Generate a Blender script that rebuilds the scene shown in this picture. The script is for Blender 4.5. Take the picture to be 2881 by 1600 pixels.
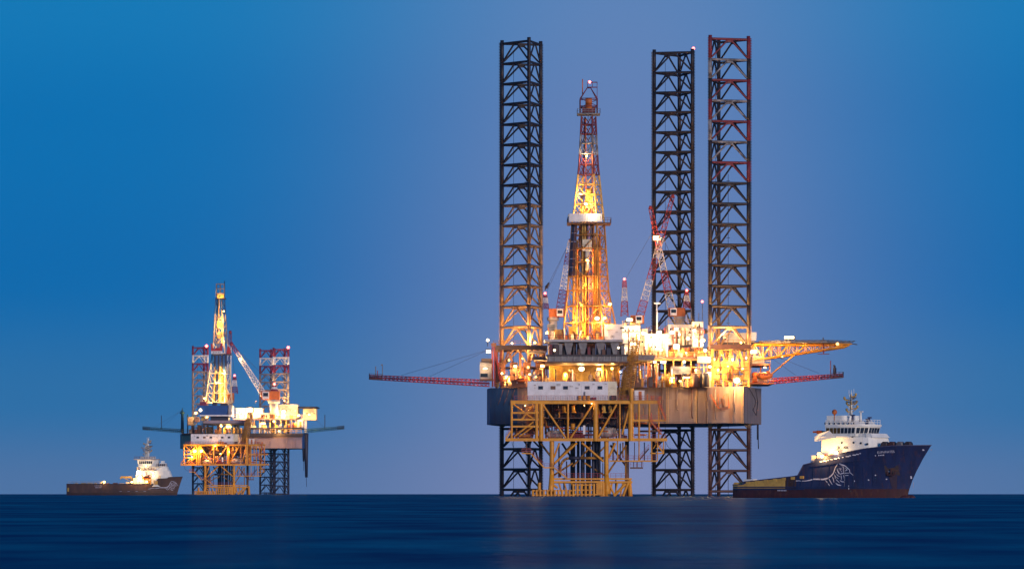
import bpy, math, random
from mathutils import Vector, Matrix, Quaternion
R = math.radians
random.seed(7)
scn = bpy.context.scene
for o in list(bpy.data.objects):
    bpy.data.objects.remove(o)
COL = scn.collection

# ------------------------------------------------------------------ camera
RE = 6.371e6                 # the sea follows the curve of the earth
K = 0.1 / 1200.0             # radians for one photograph pixel
CX, EY, CH = 1440.5, 1381.6, 1.2
cam_d = bpy.data.cameras.new('camera')
cam = bpy.data.objects.new('camera', cam_d); COL.objects.link(cam)
cam.location = (0, 0, CH); cam.rotation_euler = (R(90), 0, 0)
cam_d.sensor_width = 36; cam_d.lens = 36.0 / (2881 * K)
cam_d.shift_y = (EY - 800) / 2881
cam_d.clip_start = 0.5; cam_d.clip_end = 60000
scn.camera = cam
scn.render.resolution_x = 1024; scn.render.resolution_y = 568

# ------------------------------------------------------------------ sky and sun
world = bpy.data.worlds.new('World'); scn.world = world; world.use_nodes = True
SUN_EL, SUN_AZ = 9.0, 152.0      # low behind the camera, a little to its right
def build_world():
    nt = world.node_tree; N = nt.nodes; L = nt.links; N.clear()
    out = N.new('ShaderNodeOutputWorld'); add = N.new('ShaderNodeAddShader')
    b1 = N.new('ShaderNodeBackground'); b2 = N.new('ShaderNodeBackground')
    sky = N.new('ShaderNodeTexSky'); sky.sky_type = 'NISHITA'; sky.sun_disc = False
    sky.sun_elevation = R(1.0); sky.sun_rotation = R(SUN_AZ)
    L.new(sky.outputs[0], b1.inputs[0]); b1.inputs[1].default_value = 0.002
    tc = N.new('ShaderNodeTexCoord'); sep = N.new('ShaderNodeSeparateXYZ')
    L.new(tc.outputs['Generated'], sep.inputs[0])
    ramp = N.new('ShaderNodeValToRGB'); cr = ramp.color_ramp; cr.interpolation = 'EASE'
    stops = [(0.0, (0.080, 0.180, 0.385)), (0.022, (0.022, 0.165, 0.405)), (0.05, (0.0, 0.145, 0.425)),
             (0.085, (0.0, 0.160, 0.445)), (0.115, (0.004, 0.190, 0.475)), (0.30, (0.008, 0.13, 0.40)), (1.0, (0.004, 0.06, 0.24))]
    while len(cr.elements) < len(stops): cr.elements.new(0.5)
    for e, (p, c) in zip(cr.elements, stops):
        e.position = p; e.color = (*c, 1)
    L.new(sep.outputs['Z'], ramp.inputs[0])
    # broad mauve afterglow in the direction of the rigs
    at = N.new('ShaderNodeMath'); at.operation = 'ARCTAN2'
    L.new(sep.outputs['X'], at.inputs[0]); L.new(sep.outputs['Y'], at.inputs[1])
    def m(op, a, b=None):
        n = N.new('ShaderNodeMath'); n.operation = op
        for i, v in enumerate((a, b)):
            if v is None: continue
            if isinstance(v, (int, float)): n.inputs[i].default_value = v
            else: L.new(v, n.inputs[i])
        return n.outputs[0]
    d = m('DIVIDE', m('SUBTRACT', at.outputs[0], 0.027), 0.053)
    g = m('EXPONENT', m('MULTIPLY', m('MULTIPLY', d, d), -1.0))
    h = m('EXPONENT', m('MULTIPLY', m('MAXIMUM', sep.outputs['Z'], 0.0), -6.5))
    f = m('MULTIPLY', m('MULTIPLY', g, h), 1.0)
    mx = N.new('ShaderNodeMix'); mx.data_type = 'RGBA'
    L.new(f, mx.inputs[0]); L.new(ramp.outputs[0], mx.inputs[6]); mx.inputs[7].default_value = (0.222, 0.268, 0.490, 1)
    L.new(mx.outputs[2], b2.inputs[0]); b2.inputs[1].default_value = 1.0
    L.new(b1.outputs[0], add.inputs[0]); L.new(b2.outputs[0], add.inputs[1]); L.new(add.outputs[0], out.inputs[0])
build_world()
sun_d = bpy.data.lights.new('sun', 'SUN'); sun = bpy.data.objects.new('sun', sun_d); COL.objects.link(sun)
sun_d.energy = 2.2; sun_d.angle = R(14); sun_d.color = (1.0, 0.84, 0.76)
sv = Vector((math.sin(R(SUN_AZ)) * math.cos(R(SUN_EL)), math.cos(R(SUN_AZ)) * math.cos(R(SUN_EL)), math.sin(R(SUN_EL))))
sun.rotation_euler = (-sv).to_track_quat('-Z', 'Y').to_euler()
vs = scn.view_settings
vs.view_transform = 'Standard'; vs.look = 'None'; vs.exposure = 0; vs.gamma = 1; vs.use_curve_mapping = False
scn.render.engine = 'CYCLES'; scn.render.filter_size = 1.15
scn.cycles.use_denoising = True; scn.cycles.max_bounces = 5; scn.cycles.sample_clamp_indirect = 8
scn.cycles.volume_bounces = 0; scn.cycles.volume_step_rate = 5

# ------------------------------------------------------------------ helpers
def P(px, py, Y):
    """the point seen at photograph pixel (px, py) at distance Y metres"""
    return Vector(((px - CX) * K * Y, Y, (EY - py) * K * Y + CH))
def rng(a, b): return random.uniform(a, b)
def sea_z(Y): return -Y * Y / (2 * RE)

def mat(name, c, rough=0.6, metal=0.0, c2=None, scale=0.6, amount=0.6, stretch=None, bump=0.0, emit=None, estr=1.0, rust=0.0, lo=0.40, hi=0.62):
    m = bpy.data.materials.new(name); m.use_nodes = True
    nt = m.node_tree; N = nt.nodes; L = nt.links; b = N['Principled BSDF']
    b.inputs['Base Color'].default_value = (*c, 1); b.inputs['Roughness'].default_value = rough; b.inputs['Metallic'].default_value = metal
    if emit:
        b.inputs['Emission Color'].default_value = (*emit, 1); b.inputs['Emission Strength'].default_value = estr
        return m
    if c2 is None: c2 = tuple(v * 0.62 for v in c)
    tc = N.new('ShaderNodeTexCoord'); mp = N.new('ShaderNodeMapping'); geo = N.new('ShaderNodeNewGeometry')
    L.new(geo.outputs['Position'], mp.inputs[0]); mp.inputs['Scale'].default_value = stretch or (1, 1, 1)
    n1 = N.new('ShaderNodeTexNoise'); n1.inputs['Scale'].default_value = scale; n1.inputs['Detail'].default_value = 6
    L.new(mp.outputs[0], n1.inputs[0])
    rp = N.new('ShaderNodeValToRGB'); rp.color_ramp.elements[0].position = lo; rp.color_ramp.elements[1].position = hi
    rp.color_ramp.elements[0].color = (0, 0, 0, 1); rp.color_ramp.elements[1].color = (amount, amount, amount, 1)
    L.new(n1.outputs[0], rp.inputs[0])
    mx = N.new('ShaderNodeMix'); mx.data_type = 'RGBA'; L.new(rp.outputs[0], mx.inputs[0])
    mx.inputs[6].default_value = (*c, 1); mx.inputs[7].default_value = (*c2, 1)
    last = mx.outputs[2]
    if rust:
        n2 = N.new('ShaderNodeTexNoise'); n2.inputs['Scale'].default_value = scale * 2.7; n2.inputs['Detail'].default_value = 8
        L.new(mp.outputs[0], n2.inputs[0])
        r2 = N.new('ShaderNodeValToRGB'); r2.color_ramp.elements[0].position = 0.55; r2.color_ramp.elements[1].position = 0.66
        r2.color_ramp.elements[1].color = (rust, rust, rust, 1); L.new(n2.outputs[0], r2.inputs[0])
        m2 = N.new('ShaderNodeMix'); m2.data_type = 'RGBA'; L.new(r2.outputs[0], m2.inputs[0])
        L.new(last, m2.inputs[6]); m2.inputs[7].default_value = (0.13, 0.045, 0.018, 1); last = m2.outputs[2]
    L.new(last, b.inputs['Base Color'])
    if bump:
        bp = N.new('ShaderNodeBump'); bp.inputs['Strength'].default_value = bump; bp.inputs['Distance'].default_value = 0.05
        L.new(n1.outputs[0], bp.inputs['Height']); L.new(bp.outputs[0], b.inputs['Normal'])
    return m

M = {}
def defmats():
    d = dict
    S = {
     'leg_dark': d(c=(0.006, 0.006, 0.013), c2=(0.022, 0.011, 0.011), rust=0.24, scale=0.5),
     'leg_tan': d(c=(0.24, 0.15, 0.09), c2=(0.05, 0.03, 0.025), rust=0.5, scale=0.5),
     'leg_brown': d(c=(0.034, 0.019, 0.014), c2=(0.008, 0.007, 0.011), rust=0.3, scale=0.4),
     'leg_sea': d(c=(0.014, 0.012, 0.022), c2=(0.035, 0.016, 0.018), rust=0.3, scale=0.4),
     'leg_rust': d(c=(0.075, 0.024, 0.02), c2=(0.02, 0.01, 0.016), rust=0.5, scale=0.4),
     'leg_pale': d(c=(0.30, 0.24, 0.22), c2=(0.14, 0.10, 0.10), rust=0.3, scale=0.4),
     'red': d(c=(0.17, 0.008, 0.018), c2=(0.05, 0.008, 0.014), scale=0.7, rust=0.3),
     'red_bright': d(c=(0.48, 0.02, 0.028), c2=(0.28, 0.016, 0.02), scale=0.5),
     'red_boom': d(c=(0.36, 0.03, 0.028), c2=(0.13, 0.014, 0.018), scale=0.7, rust=0.2),
     'white_boom': d(c=(0.60, 0.55, 0.52), c2=(0.28, 0.24, 0.23), scale=0.6, rust=0.25),
     'maroon': d(c=(0.20, 0.012, 0.05), c2=(0.12, 0.01, 0.04), scale=0.5),
     'red_rail': d(c=(0.36, 0.05, 0.05), scale=0.8),
     'white': d(c=(0.72, 0.68, 0.70), c2=(0.55, 0.50, 0.50), scale=0.5, amount=0.5, rust=0.12),
     'white_leg': d(c=(0.26, 0.24, 0.25), c2=(0.04, 0.03, 0.035), scale=0.6, amount=0.9, rust=0.6),
     'cream': d(c=(0.72, 0.62, 0.46), c2=(0.5, 0.4, 0.26), scale=0.6, rust=0.2),
     'yellow': d(c=(0.70, 0.285, 0.008), c2=(0.44, 0.16, 0.008), scale=0.5, rust=0.22, rough=0.5),
     'yellow_deep': d(c=(0.42, 0.18, 0.012), c2=(0.18, 0.07, 0.012), scale=0.6, rust=0.4),
     'orange': d(c=(0.55, 0.13, 0.015), c2=(0.32, 0.07, 0.01), scale=0.7, rust=0.3),
     'gold': d(c=(0.62, 0.38, 0.08), c2=(0.35, 0.18, 0.03), scale=1.2, rust=0.3),
     'grey': d(c=(0.20, 0.19, 0.20), c2=(0.10, 0.08, 0.085), scale=0.6, rust=0.4),
     'grey_lt': d(c=(0.42, 0.38, 0.38), c2=(0.24, 0.2, 0.2), scale=0.5, rust=0.3),
     'dark': d(c=(0.035, 0.026, 0.034), c2=(0.06, 0.03, 0.03), scale=0.5, rust=0.4),
     'navy': d(c=(0.012, 0.016, 0.045), c2=(0.02, 0.016, 0.035), scale=0.6),
     'brown': d(c=(0.13, 0.05, 0.03), c2=(0.06, 0.026, 0.02), scale=0.9, rust=0.4),
     'hull_tan': d(c=(0.225, 0.168, 0.155), c2=(0.16, 0.112, 0.100), scale=0.35, stretch=(1.2, 1.2, 0.12), rust=0.45, lo=0.42, hi=0.6),
     'hull_dark': d(c=(0.205, 0.150, 0.136), c2=(0.15, 0.105, 0.094), scale=0.45, stretch=(1.4, 1.4, 0.1), rust=0.35),
     'hull_pale': d(c=(0.245, 0.186, 0.172), c2=(0.17, 0.120, 0.108), scale=0.3, stretch=(1.4, 1.4, 0.1), rust=0.3),
     'hull_blue': d(c=(0.010, 0.065, 0.18), c2=(0.010, 0.035, 0.10), scale=0.4, stretch=(1.4, 1.4, 0.12), rust=0.25),
     'hull_far': d(c=(0.34, 0.24, 0.26), c2=(0.22, 0.15, 0.18), scale=0.3, stretch=(1.2, 1.2, 0.2), rust=0.25),
     'teal': d(c=(0.004, 0.08, 0.13), c2=(0.003, 0.05, 0.10), scale=0.3),
     'far_blue': d(c=(0.004, 0.07, 0.26), c2=(0.003, 0.045, 0.18), scale=0.3),
     'ship_blue': d(c=(0.017, 0.026, 0.092), c2=(0.011, 0.015, 0.05), scale=0.7, stretch=(1, 1, 0.16), rust=0.2, rough=0.42),
     'ship_rust': d(c=(0.045, 0.020, 0.035), c2=(0.022, 0.018, 0.05), scale=1.2, stretch=(1, 1, 0.2)),
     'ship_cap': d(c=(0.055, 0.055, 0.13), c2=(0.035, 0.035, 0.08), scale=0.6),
     'ship_red': d(c=(0.055, 0.010, 0.013), c2=(0.028, 0.007, 0.011), scale=0.8, stretch=(1, 1, 0.3), rust=0.4),
     'ship_maroon': d(c=(0.115, 0.055, 0.038), c2=(0.045, 0.022, 0.02), scale=0.5, stretch=(1, 1, 0.4), rust=0.3),
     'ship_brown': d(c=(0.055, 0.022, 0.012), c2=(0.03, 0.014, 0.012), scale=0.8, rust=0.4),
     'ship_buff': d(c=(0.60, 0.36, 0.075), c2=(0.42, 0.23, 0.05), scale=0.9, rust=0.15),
     'ship_white': d(c=(0.82, 0.79, 0.72), c2=(0.66, 0.63, 0.60), scale=0.5, amount=0.5, rust=0.06),
     'mark': d(c=(0.62, 0.60, 0.70), c2=(0.42, 0.40, 0.50), scale=1.6),
     'tide': d(c=(0.05, 0.035, 0.018), c2=(0.02, 0.022, 0.014), scale=1.5, rust=0.3),
     'rig_foam': d(c=(0.30, 0.26, 0.26), c2=(0.10, 0.10, 0.13), scale=0.6),
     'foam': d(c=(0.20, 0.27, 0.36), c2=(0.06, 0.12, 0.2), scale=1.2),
     'ink': d(c=(0.05, 0.04, 0.05)),
     'black': d(c=(0.012, 0.011, 0.014)),
     'net': d(c=(0.10, 0.09, 0.06)),
    }
    for k, v in S.items():
        v.setdefault('rough', 0.6); M[k] = mat(k, **v)
    M['glass'] = mat('glass', (0.02, 0.03, 0.05), rough=0.12)
    M['glass_amber'] = mat('glass_amber', (0.10, 0.06, 0.015), rough=0.15)
    M['lamp_warm'] = mat('lamp_warm', (1, 0.8, 0.5), emit=(1.0, 0.50, 0.13), estr=3.2)
    M['lamp_white'] = mat('lamp_white', (1, 0.95, 0.85), emit=(1.0, 0.78, 0.42), estr=6)
    M['lamp_amber'] = mat('lamp_amber', (1, 0.8, 0.5), emit=(1.0, 0.60, 0.18), estr=3.2)
    M['lamp_cool'] = mat('lamp_cool', (1, 1, 1), emit=(0.85, 0.95, 1.0), estr=7)
    M['lamp_red'] = mat('lamp_red', (1, 0.1, 0.1), emit=(1.0, 0.12, 0.10), estr=9)
    M['window_lit'] = mat('window_lit', (1, 0.7, 0.3), emit=(1.0, 0.62, 0.25), estr=2.2)
defmats()

class MB:
    """collects shapes for ONE mesh"""
    def __init__(s): s.v = []; s.f = []; s.m = []; s.sm = []
    def add(s, vs, fs, mi=0, smooth=False):
        o = len(s.v); s.v += [tuple(v) for v in vs]
        for f in fs: s.f.append(tuple(i + o for i in f)); s.m.append(mi); s.sm.append(smooth)
    def box(s, a, b, mi=0):
        x0, y0, z0 = a; x1, y1, z1 = b
        s.add([(x0,y0,z0),(x1,y0,z0),(x1,y1,z0),(x0,y1,z0),(x0,y0,z1),(x1,y0,z1),(x1,y1,z1),(x0,y1,z1)],
              [(0,3,2,1),(4,5,6,7),(0,1,5,4),(1,2,6,5),(2,3,7,6),(3,0,4,7)], mi)
    def bar(s, a, b, w, h=None, mi=0, up=Vector((0,0,1))):
        a, b = Vector(a), Vector(b); h = h or w; d = (b - a).normalized()
        x = d.cross(up)
        if x.length < 1e-4: x = d.cross(Vector((0,1,0)))
        x.normalize(); y = x.cross(d)
        c = []
        for p in (a, b):
            for sx, sy in ((-1,-1),(1,-1),(1,1),(-1,1)): c.append(p + x*sx*w/2 + y*sy*h/2)
        s.add(c, [(3,2,1,0),(4,5,6,7),(0,1,5,4),(1,2,6,5),(2,3,7,6),(3,0,4,7)], mi)
    def tube(s, a, b, r, r2=None, n=8, mi=0):
        a, b = Vector(a), Vector(b); r2 = r if r2 is None else r2; d = (b - a).normalized()
        x = d.orthogonal().normalized(); y = d.cross(x)
        c = [];
        for p, rr in ((a, r), (b, r2)):
            for i in range(n):
                t = 2*math.pi*i/n; c.append(p + x*math.cos(t)*rr + y*math.sin(t)*rr)
        s.add(c, [(i, (i+1)%n, n+(i+1)%n, n+i) for i in range(n)], mi, True)
        o = len(s.v) - 2*n
        s.f += [tuple(o+i for i in reversed(range(n))), tuple(o+n+i for i in range(n))]; s.m += [mi, mi]; s.sm += [False, False]
    def path(s, pts, r, n=8, mi=0):
        for a, b in zip(pts, pts[1:]): s.tube(a, b, r, n=n, mi=mi)
    def prism(s, pts, z0, z1, mi=0, top=None):
        """plan polygon (counter-clockwise from above) pulled from z0 to z1; top = other polygon for a taper"""
        n = len(pts); t = top or pts
        s.add([(p[0], p[1], z0) for p in pts] + [(p[0], p[1], z1) for p in t],
              [tuple(reversed(range(n))), tuple(range(n, 2*n))] + [(i, (i+1)%n, n+(i+1)%n, n+i) for i in range(n)], mi)
    def ball(s, c, r, n=8, k=5, mi=0, sz=1.0):
        c = Vector(c); vs = []; fs = []
        for j in range(k + 1):
            ph = -math.pi/2 + math.pi*j/k
            for i in range(n):
                t = 2*math.pi*i/n
                vs.append(c + Vector((math.cos(t)*math.cos(ph)*r, math.sin(t)*math.cos(ph)*r, math.sin(ph)*r*sz)))
        for j in range(k):
            for i in range(n): fs.append((j*n+i, j*n+(i+1)%n, (j+1)*n+(i+1)%n, (j+1)*n+i))
        s.add(vs, fs, mi, True)
    def mesh(s, name, mats):
        me = bpy.data.meshes.new(name); me.from_pydata(s.v, [], s.f)
        for m in (mats if isinstance(mats, (list, tuple)) else [mats]): me.materials.append(M[m] if isinstance(m, str) else m)
        me.polygons.foreach_set('material_index', s.m); me.polygons.foreach_set('use_smooth', s.sm)
        me.update(); return me

UNIT = {}
def unit(kind, m):
    if (kind, m) not in UNIT:
        b = MB()
        if kind == 'rod': b.tube((0,0,0), (0,0,1), 1.0, n=8)
        else: b.box((-.5,-.5,0), (.5,.5,1))
        UNIT[kind, m] = b.mesh(kind + '_' + m, m)
    return UNIT[kind, m]

class Thing:
    def __init__(s, name, label, cat, loc, group=None, kind=None):
        s.e = bpy.data.objects.new(name, None); COL.objects.link(s.e)
        s.e.location = loc; s.loc = Vector(loc); s.e.empty_display_size = 0.5
        s.e['label'] = label; s.e['category'] = cat
        if group: s.e['group'] = group
        if kind: s.e['kind'] = kind
    def _put(s, name, me, mtx, parent, label=None):
        o = bpy.data.objects.new(name, me); COL.objects.link(o)
        if parent is None:
            o.parent = s.e; o.matrix_basis = Matrix.Translation(-s.loc) @ mtx
        else:
            o.parent = parent; o.matrix_basis = mtx
        if label: o['label'] = label
        return o
    def part(s, name, mb, m, parent=None, label=None):
        me = mb.mesh(name, m) if isinstance(mb, MB) else mb
        return s._put(name, me, Matrix(), parent, label)
    def _seg(s, name, kind, a, b, w, h, m, parent, up):
        a, b = Vector(a), Vector(b); d = b - a; L = d.length; z = d / L
        x = up.cross(z)
        if x.length < 1e-4: x = Vector((1,0,0)) if abs(z.x) < .9 else Vector((0,1,0)); x = (x - z*x.dot(z))
        x.normalize(); y = z.cross(x)
        mt = Matrix(((x.x*w, y.x*h, z.x*L, a.x), (x.y*w, y.y*h, z.y*L, a.y), (x.z*w, y.z*h, z.z*L, a.z), (0,0,0,1)))
        # shear-free non-uniform scale: keep rotation and scale apart so the parent chain stays exact
        return s._put(name, unit(kind, m), mt, parent)
    def rod(s, name, a, b, r, m, parent=None): return s._seg(name, 'rod', a, b, r, r, m, parent, Vector((0,0,1)))
    def bar(s, name, a, b, w, m, h=None, parent=None): return s._seg(name, 'bar', a, b, w, h or w, m, parent, Vector((0,0,1)))
    def box(s, name, a, b, m, parent=None, label=None):
        k = MB(); k.box((min(a[0],b[0]),min(a[1],b[1]),min(a[2],b[2])), (max(a[0],b[0]),max(a[1],b[1]),max(a[2],b[2])))
        return s.part(name, k, m, parent, label)
    def pbox(s, name, x0, y0, x1, y1, Y0, Y1, m, parent=None, label=None):
        """a box whose near face fills photograph pixels x0..x1, y0..y1 at distance Y0 and reaches back to Y1"""
        a = P(x0, y1, Y0); b = P(x1, y0, Y0)
        return s.box(name, (a.x, Y0, a.z), (b.x, Y1, b.z), m, parent, label)
    def lamp(s, px, py, Y, size=3.5, power=3000, tone='warm', parent=None, wide=1.0, look=(0, -1, -0.35), kind='floodlight'):
        """a floodlight: housing, glowing lens and the light it gives"""
        c = P(px, py, Y); r = size * rng(0.95, 1.4) * K * Y; lk = Vector(look).normalized()
        h = MB(); h.bar(c + lk*(-r*1.1), c + lk*(-r*0.1), r*2.1*wide, r*1.5)
        h.bar(c + lk*(-r*0.8), c + lk*(-r*0.8) + Vector((0, 0.3, -1.4*r)), r*0.35)
        ho = s.part(kind, h, 'dark', parent)
        e = MB()
        if random.random() < .5 or wide > 1.01: e.bar(c - lk*(r*.1), c + lk*(r*.25), r*1.7, r*1.25)
        else: e.ball(c + lk*(r*0.05), r, n=10, k=6, sz=0.8)
        if wide > 1.01:
            for i in range(len(e.v)): e.v[i] = (c.x + (e.v[i][0]-c.x)*wide, e.v[i][1], e.v[i][2])
        me = e.mesh('lens', 'lamp_' + tone)
        if parent is None: s._put('lens', me, Matrix(), ho)
        else: s._put('lens', me, Matrix(), parent)
        light(c + lk*(r*2.2) + Vector((0, -0.25, 0)), power, tone, s.e, max(0.15, r*0.6), s.loc)
        return ho

LAMP_GAIN = 0.42
TONE = {'warm': (1.0, 0.50, 0.14), 'white': (1.0, 0.66, 0.29), 'red': (1.0, 0.1, 0.08), 'amber': (1.0, 0.52, 0.12)}
def light(pos, power, tone, parent, radius=0.3, off=Vector((0,0,0))):
    d = bpy.data.lights.new('lamp_light', 'POINT'); d.energy = power * LAMP_GAIN; d.color = TONE[tone]; d.shadow_soft_size = radius
    o = bpy.data.objects.new('lamp_light', d); COL.objects.link(o); o.parent = parent; o.location = Vector(pos) - off
    return o

def copy_thing(t, loc, name, label):
    r = t.e.copy(); COL.objects.link(r); r.location = loc; r['label'] = label; r.name = name
    n = object.__new__(Thing); n.e = r; n.loc = t.loc.copy()
    n.shift = Vector(loc) - t.loc
    def rec(src, dst):
        for ch in list(src.children):
            if ch.type == 'LIGHT': continue
            c = ch.copy(); COL.objects.link(c); c.parent = dst; rec(ch, c)
    rec(t.e, r); return n

def lattice(mb, a, b, wa, wb, n, r, lace=None, side=Vector((0,1,0)), mi=None, da=None, db=None):
    """four-chord lattice boom from a to b, width wa at a and wb at b"""
    a, b = Vector(a), Vector(b); d = (b-a).normalized(); y = side - d*side.dot(d); y.normalize(); x = y.cross(d)
    lace = lace or r*0.6; da = da or wa; db = db or wb
    def ring(t):
        p = a.lerp(b, t); w = wa + (wb-wa)*t; q = da + (db-da)*t
        return [p + x*sx*w/2 + y*sy*q/2 for sx, sy in ((-1,-1),(1,-1),(1,1),(-1,1))]
    for i in range(n):
        k = mi(i/n) if mi else 0
        A, B = ring(i/n), ring((i+1)/n)
        for j in range(4):
            mb.tube(A[j], B[j], r, n=5, mi=k)
            q = (j+1) % 4
            mb.tube(A[j] if i % 2 else A[q], B[q] if i % 2 else B[j], lace, n=4, mi=k)
            mb.tube(B[j], B[q], lace, n=4, mi=k)

def railing(mb, pts, h=1.1, step=1.6, r=0.035, mi=0):
    for a, b in zip(pts, pts[1:]):
        a, b = Vector(a), Vector(b); n = max(1, int((b-a).length/step))
        for i in range(n+1):
            p = a.lerp(b, i/n); mb.bar(p, p + Vector((0,0,h)), r*2, mi=mi)
        for f in (0.5, 1.0): mb.bar(a + Vector((0,0,h*f)), b + Vector((0,0,h*f)), r*2, mi=mi)

def text_mesh(body, size, extrude=0.01):
    cu = bpy.data.curves.new('lettering', 'FONT'); cu.body = body; cu.size = size; cu.extrude = extrude; cu.align_x = 'CENTER'; cu.align_y = 'CENTER'
    cu.resolution_u = 2
    o = bpy.data.objects.new('lettering', cu); COL.objects.link(o)
    dg = bpy.context.evaluated_depsgraph_get(); me = bpy.data.meshes.new_from_object(o.evaluated_get(dg))
    COL.objects.unlink(o); bpy.data.objects.remove(o); return me

# ------------------------------------------------------------------ sea
def build_sea():
    b = MB(); rings = [0, 8, 14, 20, 28, 38, 50, 64, 80, 100, 125, 155, 190, 235, 290, 360, 450, 560, 700, 860, 1050, 1300, 1600, 2000, 2450, 2900, 3400, 4000, 4700, 5500]
    n = 160; vs = [(0, 0, 0)]; fs = []
    for r in rings[1:]:
        for i in range(n):
            t = 2*math.pi*i/n; vs.append((r*math.cos(t), r*math.sin(t), sea_z(r)))
    for i in range(n): fs.append((0, 1+i, 1+(i+1) % n))
    for k in range(len(rings)-2):
        o = 1 + k*n
        for i in range(n): fs.append((o+i, o+n+i, o+n+(i+1) % n, o+(i+1) % n))
    b.add(vs, fs, 0, True)
    m = bpy.data.materials.new('sea_water'); m.use_nodes = True; nt = m.node_tree; N = nt.nodes; L = nt.links; p = N['Principled BSDF']
    N.remove(p); df = N.new('ShaderNodeBsdfDiffuse'); gl = N.new('ShaderNodeBsdfGlossy'); mxs = N.new('ShaderNodeMixShader')
    gl.inputs['Color'].default_value = (0.55, 0.75, 0.95, 1); gl.inputs['Roughness'].default_value = 0.24; mxs.inputs[0].default_value = 0.05
    L.new(df.outputs[0], mxs.inputs[1]); L.new(gl.outputs[0], mxs.inputs[2]); L.new(mxs.outputs[0], N['Material Output'].inputs['Surface'])
    geo = N.new('ShaderNodeNewGeometry')
    def noise(sx, sy, scale, det):
        mp = N.new('ShaderNodeMapping'); mp.inputs['Scale'].default_value = (sx, sy, 1); L.new(geo.outputs['Position'], mp.inputs[0])
        q = N.new('ShaderNodeTexNoise'); q.inputs['Scale'].default_value = scale; q.inputs['Detail'].default_value = det; L.new(mp.outputs[0], q.inputs[0]); return q.outputs[0]
    a = noise(1.0, 0.42, 0.17, 5); c = noise(1.0, 0.6, 1.1, 4); e = noise(0.5, 0.3, 0.05, 3)
    # swell: wave shading painted into the water colour as paler, greener streaks
    rp = N.new('ShaderNodeValToRGB'); rp.color_ramp.elements[0].position = 0.40; rp.color_ramp.elements[1].position = 0.62
    rp.color_ramp.elements[0].color = (0.0, 0.045, 0.125, 1); rp.color_ramp.elements[1].color = (0.0, 0.16, 0.25, 1)
    ad = N.new('ShaderNodeMath'); ad.operation = 'MULTIPLY_ADD'; L.new(a, ad.inputs[0]); ad.inputs[1].default_value = 0.6
    m2 = N.new('ShaderNodeMath'); m2.operation = 'MULTIPLY'; L.new(e, m2.inputs[0]); m2.inputs[1].default_value = 0.4
    L.new(m2.outputs[0], ad.inputs[2]); L.new(ad.outputs[0], rp.inputs[0]); L.new(rp.outputs[0], df.inputs['Color'])
    b1 = N.new('ShaderNodeBump'); b1.inputs['Strength'].default_value = 0.9; b1.inputs['Distance'].default_value = 0.55; L.new(a, b1.inputs['Height'])
    b2 = N.new('ShaderNodeBump'); b2.inputs['Strength'].default_value = 0.7; b2.inputs['Distance'].default_value = 0.10; L.new(c, b2.inputs['Height']); L.new(b1.outputs[0], b2.inputs['Normal'])
    L.new(b2.outputs[0], df.inputs['Normal']); L.new(b2.outputs[0], gl.inputs['Normal'])
    o = bpy.data.objects.new('sea', b.mesh('sea', m)); COL.objects.link(o)
    o['kind'] = 'structure'; o['label'] = 'dark blue open sea with long smooth swell'; o['category'] = 'sea'
build_sea()

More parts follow.
